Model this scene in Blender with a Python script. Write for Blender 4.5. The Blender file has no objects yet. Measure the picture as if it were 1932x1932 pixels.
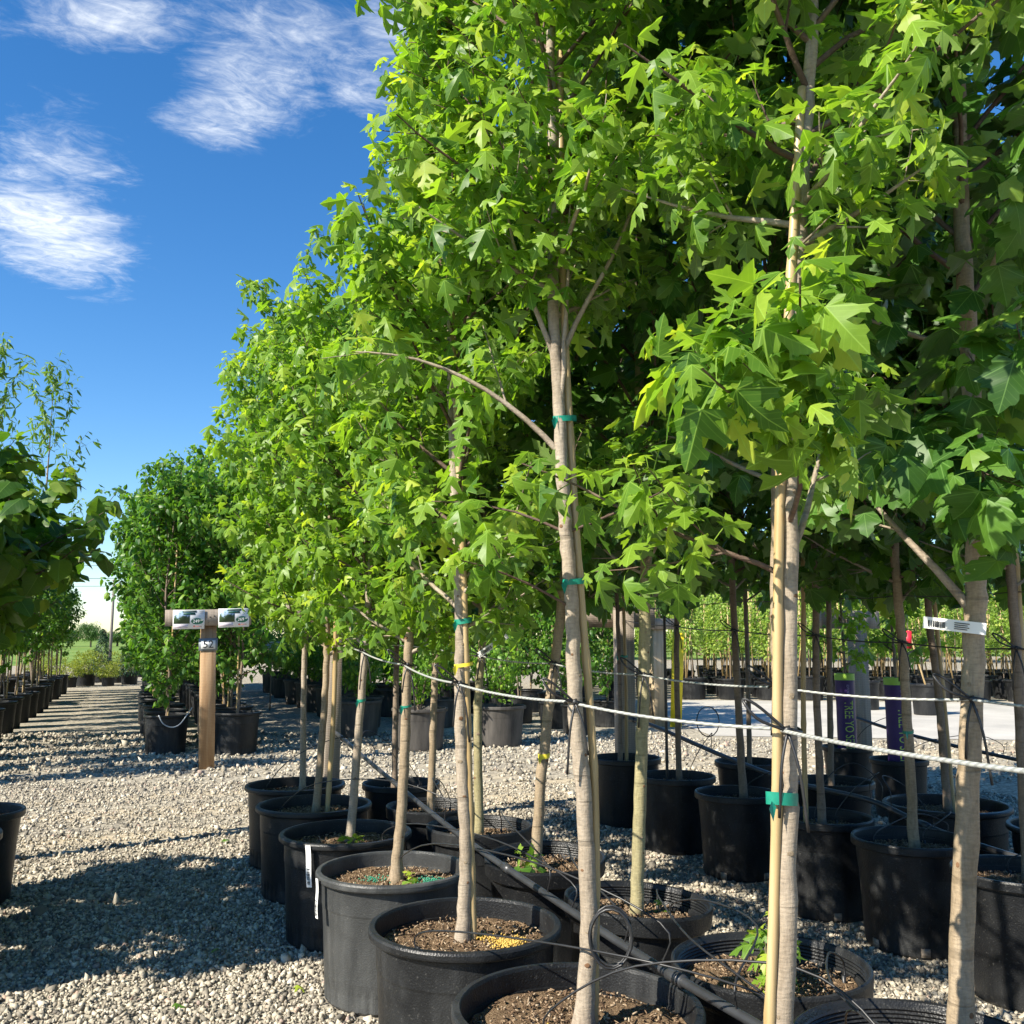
import bpy, math, random, time
import numpy as np
from mathutils import Vector, Matrix
from mathutils.geometry import tessellate_polygon

T0 = time.time()
SC = bpy.context.scene
COL = SC.collection
RNG = np.random.default_rng(7)
random.seed(7)

# ------------------------------------------------------------------ camera
CAM_H = 1.25
FPX = 1786.0            # focal length in units of a 1932 px wide frame
PITCH = math.radians(7.56)
YAW = math.radians(21.26)
cam_d = bpy.data.cameras.new('camera')
cam = bpy.data.objects.new('camera', cam_d)
COL.objects.link(cam)
cam.location = (0, 0, CAM_H)
cam.rotation_euler = (math.pi / 2 + PITCH, 0, -YAW)
cam_d.sensor_width = 36
cam_d.lens = 36 * FPX / 1932
cam_d.clip_start = 0.05
cam_d.clip_end = 3000
SC.camera = cam

# ------------------------------------------------------------------ light, exposure
SUN_EL = math.radians(37.5)
SUN_AZ = math.atan2(-.968, -.251)       # from +Y towards +X
S = Vector((math.sin(SUN_AZ) * math.cos(SUN_EL), math.cos(SUN_AZ) * math.cos(SUN_EL), math.sin(SUN_EL)))
sun_d = bpy.data.lights.new('sun', 'SUN')
sun_d.energy = 5.0
sun_d.angle = math.radians(.53)
sun_d.color = (1, .93, .80)
sun = bpy.data.objects.new('sun', sun_d)
COL.objects.link(sun)
sun.location = (-20, -5, 18)
sun.rotation_euler = S.to_track_quat('Z', 'Y').to_euler()
SC.view_settings.view_transform = 'Standard'
SC.view_settings.look = 'None'
SC.view_settings.gamma = 1
SC.view_settings.use_curve_mapping = False
SC.view_settings.exposure = 1.12
SC.render.engine = 'CYCLES'
SC.cycles.max_bounces = 5
SC.cycles.diffuse_bounces = 2
SC.cycles.glossy_bounces = 2
SC.cycles.transmission_bounces = 3
SC.cycles.use_denoising = True
SC.cycles.use_adaptive_sampling = True
SC.cycles.adaptive_threshold = 0.018
SC.cycles.sample_clamp_indirect = 6


def ray(px, py):
    x = (px - 966) / FPX
    y = -(py - 966) / FPX
    up = y * math.cos(PITCH) + math.sin(PITCH)
    fw = math.cos(PITCH) - y * math.sin(PITCH)
    return (x * math.cos(YAW) + fw * math.sin(YAW), -x * math.sin(YAW) + fw * math.cos(YAW), up)


def ground_at(px, py, z=0.0):
    X, Y, u = ray(px, py)
    t = (z - CAM_H) / u
    return Vector((X * t, Y * t, z))


def at_y(px, py, Y0):
    X, Y, u = ray(px, py)
    t = Y0 / Y
    return Vector((X * t, Y0, CAM_H + u * t))


def project(P):
    """world points (N,3) -> px, py (1932 frame), depth"""
    P = np.asarray(P, float)
    r = P[:, 0] * math.cos(YAW) - P[:, 1] * math.sin(YAW)
    f = P[:, 0] * math.sin(YAW) + P[:, 1] * math.cos(YAW)
    u = P[:, 2] - CAM_H
    d = f * math.cos(PITCH) + u * math.sin(PITCH)
    v = -f * math.sin(PITCH) + u * math.cos(PITCH)
    dd = np.maximum(d, 1e-3)
    return 966 + FPX * r / dd, 966 - FPX * v / dd, d


# ------------------------------------------------------------------ world: Nishita sky with thin clouds
W = bpy.data.worlds.new('World')
SC.world = W
W.use_nodes = True
wn = W.node_tree
wn.nodes.clear()


def NN(nt, typ, **kw):
    n = nt.nodes.new(typ)
    for k, v in kw.items():
        setattr(n, k, v)
    return n


def math_node(nt, op, a, b=None, c=None, clamp=False):
    n = NN(nt, 'ShaderNodeMath', operation=op, use_clamp=clamp)
    for i, v in enumerate((a, b, c)):
        if v is None:
            continue
        if hasattr(v, 'node'):
            nt.links.new(v, n.inputs[i])
        else:
            n.inputs[i].default_value = v
    return n.outputs[0]


def ramp(nt, fac, stops, interp='LINEAR'):
    n = NN(nt, 'ShaderNodeValToRGB')
    n.color_ramp.interpolation = interp
    el = n.color_ramp.elements
    while len(el) < len(stops):
        el.new(0.5)
    for e, (p, c) in zip(el, stops):
        e.position = p
        e.color = (*c, 1) if len(c) == 3 else c
    if fac is not None:
        nt.links.new(fac, n.inputs[0])
    return n.outputs[0]


def mixc(nt, fac, a, b, blend='MIX'):
    n = NN(nt, 'ShaderNodeMix', data_type='RGBA', blend_type=blend)
    for i, v in ((0, fac), (6, a), (7, b)):
        if hasattr(v, 'node'):
            nt.links.new(v, n.inputs[i])
        elif i == 0:
            n.inputs[0].default_value = v
        else:
            n.inputs[i].default_value = (*v, 1) if len(v) == 3 else v
    return n.outputs[2]


def noise(nt, vec, scale, detail=4, rough=.55, dist=0.0, dim='3D'):
    n = NN(nt, 'ShaderNodeTexNoise', noise_dimensions=dim)
    n.inputs['Scale'].default_value = scale
    n.inputs['Detail'].default_value = detail
    n.inputs['Roughness'].default_value = rough
    n.inputs['Distortion'].default_value = dist
    if vec is not None:
        nt.links.new(vec, n.inputs['Vector'])
    return n


def mapping(nt, vec, loc=(0, 0, 0), rot=(0, 0, 0), scale=(1, 1, 1), typ='POINT'):
    n = NN(nt, 'ShaderNodeMapping', vector_type=typ)
    n.inputs['Location'].default_value = loc
    n.inputs['Rotation'].default_value = rot
    n.inputs['Scale'].default_value = scale
    nt.links.new(vec, n.inputs['Vector'])
    return n.outputs[0]


def smooth(nt, v, a, b, lo=0.0, hi=1.0):
    n = NN(nt, 'ShaderNodeMapRange', interpolation_type='SMOOTHSTEP')
    nt.links.new(v, n.inputs[0])
    for i, q in ((1, a), (2, b), (3, lo), (4, hi)):
        n.inputs[i].default_value = q
    return n.outputs[0]


sky = NN(wn, 'ShaderNodeTexSky', sky_type='NISHITA')
sky.sun_disc = False
sky.sun_elevation = SUN_EL
sky.sun_rotation = SUN_AZ % (2 * math.pi)
sky.altitude = 300
sky.air_density = 1.0
sky.dust_density = 0.08
sky.ozone_density = 3.0
tc = NN(wn, 'ShaderNodeTexCoord')
sep = NN(wn, 'ShaderNodeSeparateXYZ')
wn.links.new(tc.outputs['Generated'], sep.inputs[0])
den = math_node(wn, 'ADD', math_node(wn, 'MAXIMUM', sep.outputs[2], 0.0), 0.08)
cmb = NN(wn, 'ShaderNodeCombineXYZ')
wn.links.new(math_node(wn, 'DIVIDE', sep.outputs[0], den), cmb.inputs[0])
wn.links.new(math_node(wn, 'DIVIDE', sep.outputs[1], den), cmb.inputs[1])
plane = cmb.outputs[0]


def sky_pt(px, py):
    X, Y, u = ray(px, py)
    l = math.sqrt(X * X + Y * Y + u * u)
    return X / l / (u / l + .08), Y / l / (u / l + .08)


def sky_blob(p0, p1, width, gain):
    """soft elongated patch of cloud cover between two points of the cloud layer"""
    a, b = Vector(sky_pt(*p0)), Vector(sky_pt(*p1))
    c = (a + b) / 2
    d = b - a
    m = mapping(wn, plane, (c.x, c.y, 0), (0, 0, math.atan2(d.y, d.x)), (max(d.length * .75, 1e-3), width, 1), 'TEXTURE')
    ln = NN(wn, 'ShaderNodeVectorMath', operation='LENGTH')
    wn.links.new(m, ln.inputs[0])
    return math_node(wn, 'MULTIPLY', smooth(wn, ln.outputs['Value'], 1.25, 0.0), gain)


cover = None
for b in [((-80, 430), (250, 440), .42, .62), ((60, 505), (230, 460), .2, .45), ((-20, 270), (260, 320), .30, .38), ((-40, 30), (420, 40), .12, .50), ((300, 60), (820, 70), .16, .42),
          ((330, 130), (640, 140), .18, .48), ((340, 280), (540, 150), .15, .50), ((640, 30), (820, 70), .16, .48), ((600, 180), (760, 130), .16, .44), ((-300, 420), (-80, 300), .4, .4), ((900, -200), (1500, -100), .2, .35),
          ((225, 1018), (330, 1010), .25, .33)]:
    v = sky_blob(*b)
    cover = v if cover is None else math_node(wn, 'MAXIMUM', cover, v)
# the same kind of thin cover elsewhere in the sky
gen = noise(wn, mapping(wn, plane, (3.1, 1.7, 0), (0, 0, .5), (.55, 1.1, 1)), 1.0, 3, .5).outputs['Fac']
cover = math_node(wn, 'MAXIMUM', cover, smooth(wn, gen, .58, .8, 0, .4))
wisp = noise(wn, mapping(wn, plane, (0, 0, 0), (0, 0, .35), (3.6, 5.0, 1)), 1.6, 12, .70, .9).outputs['Fac']
wisp2 = noise(wn, mapping(wn, plane, (5, 2, 0), (0, 0, -.5), (10, 17, 1)), 1.6, 8, .66, 1.2).outputs['Fac']
field = math_node(wn, 'ADD', math_node(wn, 'MULTIPLY', wisp, .72), math_node(wn, 'MULTIPLY', wisp2, .28))
dens = math_node(wn, 'ADD', math_node(wn, 'SUBTRACT', field, .80), cover)
cloud = math_node(wn, 'MULTIPLY', smooth(wn, dens, -.10, .42), smooth(wn, wisp2, .22, .70, .5, 1.0))
hsv = NN(wn, 'ShaderNodeHueSaturation')
hsv.inputs['Saturation'].default_value = 1.30
hsv.inputs['Hue'].default_value = .503
hsv.inputs['Value'].default_value = 1.42
wn.links.new(sky.outputs[0], hsv.inputs['Color'])
skyc = mixc(wn, math_node(wn, 'MULTIPLY', cloud, .92), hsv.outputs[0], (8.2, 8.6, 9.0))
bg = NN(wn, 'ShaderNodeBackground')
bg.inputs['Strength'].default_value = 0.066
wn.links.new(skyc, bg.inputs[0])
wo = NN(wn, 'ShaderNodeOutputWorld')
wn.links.new(bg.outputs[0], wo.inputs[0])


# ------------------------------------------------------------------ materials
def new_mat(name, color=(.5, .5, .5), rough=.6, spec=.5, metal=0.0):
    m = bpy.data.materials.new(name)
    m.use_nodes = True
    nt = m.node_tree
    b = nt.nodes['Principled BSDF']
    b.inputs['Base Color'].default_value = (*color, 1)
    b.inputs['Roughness'].default_value = rough
    b.inputs['Specular IOR Level'].default_value = spec
    b.inputs['Metallic'].default_value = metal
    return m, nt, b


def obj_co(nt):
    return NN(nt, 'ShaderNodeTexCoord').outputs['Object']


def world_co(nt):
    return NN(nt, 'ShaderNodeNewGeometry').outputs['Position']


def bump(nt, b, height, strength=.4, dist=.01):
    n = NN(nt, 'ShaderNodeBump')
    n.inputs['Strength'].default_value = strength
    n.inputs['Distance'].default_value = dist
    nt.links.new(height, n.inputs['Height'])
    nt.links.new(n.outputs[0], b.inputs['Normal'])
    return n


M = {}


def simple(name, color, rough=.6, spec=.5, metal=0.0, var=.25, scale=30):
    m, nt, b = new_mat(name, color, rough, spec, metal)
    if var:
        n = noise(nt, obj_co(nt), scale, 5)
        c = ramp(nt, n.outputs['Fac'], [(.25, tuple(q * (1 - var) for q in color)), (.75, tuple(min(1, q * (1 + var)) for q in color))])
        nt.links.new(c, b.inputs['Base Color'])
    M[name] = m
    return m


def leaf_material(name, dark, mid, light, young, under, trans=.42, attr=True, veins=()):
    m, nt, b = new_mat(name, mid, .42, .32)
    if attr:
        v = NN(nt, 'ShaderNodeAttribute', attribute_name='leafvar').outputs['Fac']
    else:
        v = NN(nt, 'ShaderNodeObjectInfo').outputs['Random']
    c = ramp(nt, v, [(0, dark), (.35, mid), (.86, light), (.97, young)])
    uv = NN(nt, 'ShaderNodeUVMap').outputs[0]
    n = noise(nt, uv, 5, 4)
    c = mixc(nt, .35, c, ramp(nt, n.outputs['Fac'], [(.3, (.75, .8, .7)), (.7, (1.2, 1.15, 1.1))]), 'MULTIPLY')
    if veins:
        sp = NN(nt, 'ShaderNodeSeparateXYZ')
        nt.links.new(uv, sp.inputs[0])
        ax = math_node(nt, 'ABSOLUTE', math_node(nt, 'SUBTRACT', sp.outputs[0], .5))
        y = sp.outputs[1]
        tot = None
        for a in veins:
            d = math_node(nt, 'ABSOLUTE', math_node(nt, 'SUBTRACT', math_node(nt, 'MULTIPLY', ax, math.cos(a)), math_node(nt, 'MULTIPLY', math_node(nt, 'SUBTRACT', y, .08), math.sin(a))))
            t = smooth(nt, d, .016, .004)
            tot = t if tot is None else math_node(nt, 'MAXIMUM', tot, t)
        sec = math_node(nt, 'FRACT', math_node(nt, 'MULTIPLY', math_node(nt, 'SUBTRACT', y, math_node(nt, 'MULTIPLY', ax, .75)), 7.5))
        sec = smooth(nt, math_node(nt, 'ABSOLUTE', math_node(nt, 'SUBTRACT', sec, .5)), .10, .02)
        tot = math_node(nt, 'MAXIMUM', tot, math_node(nt, 'MULTIPLY', sec, .25))
        c = mixc(nt, math_node(nt, 'MULTIPLY', tot, .48), c, tuple(min(1, q * 1.5 + .05) for q in light))
        bump(nt, b, tot, -.25, .002)
    back = NN(nt, 'ShaderNodeNewGeometry').outputs['Backfacing']
    c2 = mixc(nt, math_node(nt, 'MULTIPLY', back, .75), c, under)
    nt.links.new(c2, b.inputs['Base Color'])
    tr = NN(nt, 'ShaderNodeBsdfTranslucent')
    tcol = mixc(nt, .75, c, (1.0, 1.0, .35), 'MULTIPLY')
    tcol = mixc(nt, 1.0, tcol, (1.9, 1.9, 1.3), 'MULTIPLY')
    nt.links.new(tcol, tr.inputs[0])
    mx = NN(nt, 'ShaderNodeMixShader')
    mx.inputs[0].default_value = trans
    nt.links.new(b.outputs[0], mx.inputs[1])
    nt.links.new(tr.outputs[0], mx.inputs[2])
    nt.links.new(mx.outputs[0], nt.nodes['Material Output'].inputs['Surface'])
    M[name] = m
    return m


for sfx, at in (('', True), ('_single', False)):
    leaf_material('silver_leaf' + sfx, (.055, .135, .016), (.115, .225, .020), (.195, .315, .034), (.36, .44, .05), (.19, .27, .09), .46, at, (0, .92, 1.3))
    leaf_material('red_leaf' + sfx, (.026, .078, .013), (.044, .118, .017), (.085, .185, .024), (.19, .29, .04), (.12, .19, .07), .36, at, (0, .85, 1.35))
    leaf_material('linden_leaf' + sfx, (.034, .10, .016), (.06, .155, .02), (.115, .24, .028), (.24, .36, .05), (.14, .22, .06), .42, at)
    leaf_material('redbud_leaf' + sfx, (.032, .088, .014), (.055, .13, .018), (.10, .19, .025), (.22, .29, .05), (.13, .19, .05), .44, at, (0,))
leaf_material('locust_leaf', (.05, .12, .025), (.08, .17, .03), (.14, .24, .04), (.25, .33, .06), (.14, .2, .07), .4, True)
leaf_material('young_leaf', (.11, .19, .03), (.16, .26, .04), (.24, .35, .06), (.42, .48, .12), (.24, .32, .10), .42, True)
leaf_material('shrub_leaf', (.07, .16, .02), (.11, .23, .03), (.17, .33, .04), (.3, .44, .06), (.17, .26, .06), .4, True)
leaf_material('gold_leaf', (.10, .14, .015), (.17, .21, .02), (.26, .30, .03), (.38, .40, .06), (.16, .2, .04), .25, True)
leaf_material('conifer_leaf', (.018, .05, .022), (.03, .07, .028), (.05, .10, .04), (.08, .13, .05), (.03, .06, .03), .1, True)
leaf_material('far_leaf', (.035, .085, .022), (.055, .12, .03), (.085, .17, .04), (.12, .2, .05), (.08, .14, .04), .3, True)


def bark_material(name, c1, c2, c3, ring=True):
    m, nt, b = new_mat(name, c1, .75, .25)
    co = obj_co(nt)
    n1 = noise(nt, mapping(nt, co, scale=(9, 9, 2.2)), 1.0, 6, .65)
    c = ramp(nt, n1.outputs['Fac'], [(.3, c2), (.5, c1), (.72, c3)])
    n2 = noise(nt, mapping(nt, co, scale=(60, 60, 190)), 1.0, 4, .6)
    c = mixc(nt, .45, c, ramp(nt, n2.outputs['Fac'], [(.35, (.6, .6, .6)), (.6, (1.12, 1.1, 1.08))]), 'MULTIPLY')
    n3 = noise(nt, mapping(nt, co, scale=(14, 14, 9)), 1.0, 2)
    spot = smooth(nt, n3.outputs['Fac'], .68, .76)
    c = mixc(nt, math_node(nt, 'MULTIPLY', spot, .45), c, tuple(q * .45 for q in c2))
    n4 = noise(nt, mapping(nt, co, scale=(3, 3, 34)), 1.0, 2, .5)
    ring_ = smooth(nt, n4.outputs['Fac'], .60, .66)
    c = mixc(nt, math_node(nt, 'MULTIPLY', ring_, .40), c, tuple(q * .5 for q in c2))
    n5 = noise(nt, mapping(nt, co, scale=(120, 120, 26)), 1.0, 5, .7)
    c = mixc(nt, .35, c, ramp(nt, n5.outputs['Fac'], [(.36, (.55, .52, .5)), (.55, (1.1, 1.1, 1.1))]), 'MULTIPLY')
    nt.links.new(c, b.inputs['Base Color'])
    bump(nt, b, math_node(nt, 'ADD', n5.outputs['Fac'], math_node(nt, 'SUBTRACT', n2.outputs['Fac'], math_node(nt, 'MULTIPLY', ring_, .6))), .6, .003)
    M[name] = m


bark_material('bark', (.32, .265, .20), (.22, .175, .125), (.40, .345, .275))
bark_material('bark_warm', (.29, .225, .15), (.20, .15, .09), (.36, .295, .21))
bark_material('bark_green', (.29, .255, .14), (.23, .20, .10), (.35, .31, .19))
bark_material('twig_bark', (.12, .08, .06), (.075, .05, .038), (.20, .15, .115))
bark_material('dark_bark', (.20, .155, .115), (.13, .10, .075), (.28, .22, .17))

# bamboo with darker nodes
m, nt, b = new_mat('bamboo', (.58, .40, .15), .45, .45)
co = obj_co(nt)
n1 = noise(nt, mapping(nt, co, scale=(40, 40, 1.6)), 1.0, 5)
c = ramp(nt, n1.outputs['Fac'], [(.3, (.30, .20, .08)), (.5, (.40, .285, .135)), (.72, (.47, .365, .21))])
nt.links.new(c, b.inputs['Base Color'])
bump(nt, b, n1.outputs['Fac'], .15, .002)
M['bamboo'] = m

# black nursery plastic, dusty and scuffed
for _pn, _pb, _pd in (('pot_plastic', (.0075, .008, .009), (.034, .035, .035)), ('dusty_plastic', (.03, .031, .031), (.11, .112, .108))):
    m, nt, b = new_mat(_pn, (.02, .021, .022), .5, .32)
    co = obj_co(nt)
    rnd = NN(nt, 'ShaderNodeObjectInfo').outputs['Random']
    off = NN(nt, 'ShaderNodeCombineXYZ')
    nt.links.new(math_node(nt, 'MULTIPLY', rnd, 37), off.inputs[0])
    va = NN(nt, 'ShaderNodeVectorMath', operation='ADD')
    nt.links.new(co, va.inputs[0])
    nt.links.new(off.outputs[0], va.inputs[1])
    pco = va.outputs[0]
    n1 = noise(nt, mapping(nt, pco, scale=(5, 5, 3)), 1.0, 7, .65, .4)
    n2 = noise(nt, mapping(nt, pco, scale=(34, 34, 3)), 1.0, 4, .6)
    n3 = noise(nt, pco, 130, 3, .6)
    dust = math_node(nt, 'MULTIPLY', smooth(nt, n1.outputs['Fac'], .35, .75), smooth(nt, n2.outputs['Fac'], .25, .7, .4, 1))
    sp = NN(nt, 'ShaderNodeSeparateXYZ')
    nt.links.new(co, sp.inputs[0])
    low = smooth(nt, sp.outputs[2], .16, 0, 0, .5)
    dust = math_node(nt, 'ADD', dust, math_node(nt, 'MULTIPLY', low, smooth(nt, n2.outputs['Fac'], .3, .6)), clamp=True)
    dust = math_node(nt, 'MULTIPLY', dust, smooth(nt, rnd, 0, 1, .45, 1.0))
    c = mixc(nt, dust, _pb, _pd)
    c = mixc(nt, math_node(nt, 'MULTIPLY', smooth(nt, n3.outputs['Fac'], .62, .7), .25), c, (.16, .155, .14))
    nt.links.new(c, b.inputs['Base Color'])
    nt.links.new(smooth(nt, dust, 0, 1, .40, .62), b.inputs['Roughness'])
    v = NN(nt, 'ShaderNodeTexVoronoi')
    v.inputs['Scale'].default_value = 190
    nt.links.new(pco, v.inputs['Vector'])
    bump(nt, b, math_node(nt, 'ADD', v.outputs['Distance'], math_node(nt, 'MULTIPLY', n1.outputs['Fac'], 2.0)), .22, .004)
    M[_pn] = m

# brown weathered big pots
m, nt, b = new_mat('brown_plastic', (.06, .052, .046), .6, .35)
n1 = noise(nt, mapping(nt, obj_co(nt), scale=(12, 12, 2)), 1.0, 6, .65)
nt.links.new(ramp(nt, n1.outputs['Fac'], [(.3, (.028, .026, .024)), (.7, (.10, .09, .08))]), b.inputs['Base Color'])
M['brown_plastic'] = m

# potting soil and bark fines
m, nt, b = new_mat('soil', (.10, .065, .04), .95, .1)
co = world_co(nt)
n1 = noise(nt, co, 160, 6, .75)
n2 = noise(nt, co, 14, 4)
c = ramp(nt, n1.outputs['Fac'], [(.28, (.05, .032, .02)), (.48, (.17, .115, .07)), (.62, (.32, .235, .15)), (.76, (.48, .38, .26))])
c = mixc(nt, .5, c, ramp(nt, n2.outputs['Fac'], [(.3, (.6, .55, .5)), (.7, (1.25, 1.2, 1.1))]), 'MULTIPLY')
nt.links.new(c, b.inputs['Base Color'])
bump(nt, b, n1.outputs['Fac'], .9, .012)
M['soil'] = m


def attr_material(name, stops, rough=.9, spec=.2, attr='leafvar', nscale=0):
    m, nt, b = new_mat(name, (.4, .4, .4), rough, spec)
    v = NN(nt, 'ShaderNodeAttribute', attribute_name=attr).outputs['Fac']
    c = ramp(nt, v, stops)
    if nscale:
        n = noise(nt, world_co(nt), nscale, 4, .6)
        c = mixc(nt, .5, c, ramp(nt, n.outputs['Fac'], [(.3, (.7, .7, .7)), (.7, (1.18, 1.16, 1.14))]), 'MULTIPLY')
    nt.links.new(c, b.inputs['Base Color'])
    M[name] = m
    return m


attr_material('mulch', [(0, (.06, .035, .022)), (.4, (.19, .125, .075)), (.8, (.28, .20, .125)), (1, (.42, .34, .24))])
attr_material('yellow_granules', [(0, (.42, .26, .04)), (1, (.62, .44, .12))], .5, .4)
attr_material('green_granules', [(0, (.02, .16, .09)), (1, (.06, .30, .19))], .5, .4)
attr_material('gravel', [(0, (.13, .118, .098)), (.25, (.235, .21, .168)), (.5, (.355, .315, .245)), (.8, (.48, .43, .335)), (.93, (.58, .53, .43)), (.97, (.42, .30, .23)), (1, (.24, .20, .18))], .9, .2, nscale=90)

# ground under and beyond the loose stones
m, nt, b = new_mat('gravel_ground', (.3, .27, .22), .95, .1)
co = world_co(nt)
v = NN(nt, 'ShaderNodeTexVoronoi')
v.inputs['Scale'].default_value = 42
nt.links.new(co, v.inputs['Vector'])
cell = NN(nt, 'ShaderNodeSeparateColor')
nt.links.new(v.outputs['Color'], cell.inputs[0])
c = ramp(nt, cell.outputs[0], [(0, (.17, .155, .125)), (.35, (.30, .268, .21)), (.7, (.41, .37, .29)), (1, (.51, .46, .365))])
edge = smooth(nt, v.outputs['Distance'], .35, .75)
c = mixc(nt, math_node(nt, 'MULTIPLY', edge, .4), c, (.15, .132, .105))
big = noise(nt, mapping(nt, co, scale=(.5, 1.2, 1)), 1.0, 5, .6)
c = mixc(nt, .5, c, ramp(nt, big.outputs['Fac'], [(.3, (.78, .78, .80)), (.7, (1.15, 1.12, 1.05))]), 'MULTIPLY')
# tan fines left by tyres on the cross path
tm = mapping(nt, co, rot=(0, 0, .10), scale=(.22, 2.6, 1))
tn = noise(nt, tm, 1.0, 4, .6)
sp = NN(nt, 'ShaderNodeSeparateXYZ')
nt.links.new(co, sp.inputs[0])
inpath = math_node(nt, 'MULTIPLY', smooth(nt, sp.outputs[1], 6.0, 6.7), smooth(nt, sp.outputs[1], 9.0, 8.2))
fines = math_node(nt, 'MULTIPLY', smooth(nt, tn.outputs['Fac'], .42, .62), inpath)
c = mixc(nt, math_node(nt, 'MULTIPLY', fines, .75), c, (.46, .385, .265))
nt.links.new(c, b.inputs['Base Color'])
bump(nt, b, v.outputs['Distance'], -.9, .012)
M['gravel_ground'] = m

m, nt, b = new_mat('concrete', (.45, .43, .39), .9, .2)
co = world_co(nt)
n1 = noise(nt, co, 1.1, 6, .6)
n2 = noise(nt, co, 60, 4, .6)
c = ramp(nt, n1.outputs['Fac'], [(.3, (.38, .36, .32)), (.7, (.52, .49, .43))])
c = mixc(nt, .4, c, ramp(nt, n2.outputs['Fac'], [(.3, (.7, .7, .7)), (.7, (1.15, 1.15, 1.15))]), 'MULTIPLY')
nt.links.new(c, b.inputs['Base Color'])
bump(nt, b, n2.outputs['Fac'], .3, .004)
M['concrete'] = m

m, nt, b = new_mat('meadow', (.16, .24, .06), .95, .1)
n1 = noise(nt, mapping(nt, world_co(nt), scale=(.05, .16, 1)), 1.0, 6, .65)
nt.links.new(ramp(nt, n1.outputs['Fac'], [(.3, (.09, .17, .03)), (.55, (.17, .25, .055)), (.75, (.27, .31, .10))]), b.inputs['Base Color'])
M['meadow'] = m


def wood_material(name, a, bcol, c3):
    m, nt, b = new_mat(name, a, .8, .2)
    co = obj_co(nt)
    n1 = noise(nt, mapping(nt, co, scale=(24, 24, 1.5)), 1.0, 6, .6, .6)
    c = ramp(nt, n1.outputs['Fac'], [(.3, bcol), (.5, a), (.72, c3)])
    w = NN(nt, 'ShaderNodeTexWave', wave_type='BANDS', bands_direction='Z')
    w.inputs['Scale'].default_value = 22
    w.inputs['Distortion'].default_value = 4.5
    w.inputs['Detail'].default_value = 3
    nt.links.new(mapping(nt, co, scale=(2.2, 2.2, 1)), w.inputs['Vector'])
    c = mixc(nt, .16, c, w.outputs['Color'], 'MULTIPLY')
    nt.links.new(c, b.inputs['Base Color'])
    n2 = noise(nt, mapping(nt, co, scale=(70, 70, 8)), 1.0, 4)
    bump(nt, b, math_node(nt, 'ADD', n2.outputs['Fac'], math_node(nt, 'MULTIPLY', w.outputs['Fac'], .6)), .35, .003)
    M[name] = m


wood_material('wood_fresh', (.38, .24, .13), (.29, .17, .085), (.47, .32, .185))
wood_material('wood_grey', (.30, .25, .20), (.20, .165, .13), (.40, .34, .28))
wood_material('wood_pale', (.52, .40, .26), (.42, .31, .19), (.60, .48, .33))

# steel cable with a twist, hoses, ties
m, nt, b = new_mat('cable_steel', (.55, .56, .55), .45, .5, .35)
w = NN(nt, 'ShaderNodeTexWave', wave_type='BANDS', bands_direction='DIAGONAL')
w.inputs['Scale'].default_value = 34
nt.links.new(obj_co(nt), w.inputs['Vector'])
nt.links.new(ramp(nt, w.outputs['Fac'], [(.1, (.33, .34, .32)), (.6, (.49, .50, .47))]), b.inputs['Base Color'])
bump(nt, b, w.outputs['Fac'], .6, .002)
M['cable_steel'] = m
simple('hose_black', (.018, .018, .019), .42, .5, var=.3, scale=20)
simple('pipe_black', (.03, .031, .033), .38, .5, var=.4, scale=9)
simple('wire_dark', (.05, .05, .048), .5, .4, var=.2)
simple('tie_green', (.005, .20, .13), .45, .5, var=.2, scale=60)
simple('tag_white', (.74, .74, .72), .5, .4, var=.05, scale=12)
simple('tag_grey', (.42, .45, .47), .5, .4, var=.1)
simple('print_black', (.025, .025, .028), .6, .3, var=0)
simple('print_grey', (.22, .22, .23), .6, .3, var=0)
simple('badge_green', (.012, .075, .05), .5, .4, var=0)
simple('card_pink', (.62, .55, .58), .5, .3, var=0)
simple('card_red', (.45, .08, .06), .5, .3, var=0)
simple('plate_frame', (.20, .23, .25), .55, .4, .3, var=.15)
simple('plate_face', (.62, .64, .63), .55, .4, var=.1)
simple('sleeve_purple', (.034, .011, .095), .45, .4, var=.2, scale=8)
simple('sleeve_lime', (.30, .50, .06), .5, .4, var=.1)
simple('print_lime', (.38, .52, .10), .5, .3, var=0)
simple('print_lilac', (.42, .34, .56), .5, .3, var=0)
simple('yellow_board', (.72, .56, .02), .5, .4, var=.1)
simple('red_tag', (.55, .02, .04), .5, .4, var=.1)
simple('steel_pole', (.18, .16, .14), .7, .3, var=.2)
simple('yellow_tape', (.70, .58, .04), .5, .4, var=.1)
simple('screw_dark', (.05, .05, .05), .5, .5, .6, var=0)
simple('scar', (.16, .09, .05), .9, .1, var=.3, scale=60)
m, nt, b = new_mat('card_photo', (.2, .3, .2), .45, .4)
co = obj_co(nt)
sp = NN(nt, 'ShaderNodeSeparateXYZ')
nt.links.new(co, sp.inputs[0])
n1 = noise(nt, co, 38, 5, .6)
hz = smooth(nt, math_node(nt, 'ADD', sp.outputs[2], math_node(nt, 'MULTIPLY', math_node(nt, 'SUBTRACT', n1.outputs['Fac'], .5), .16)), .035, .012)
c = mixc(nt, hz, (.38, .52, .68), (.045, .085, .035))
nt.links.new(c, b.inputs['Base Color'])
M['card_photo'] = m


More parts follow.
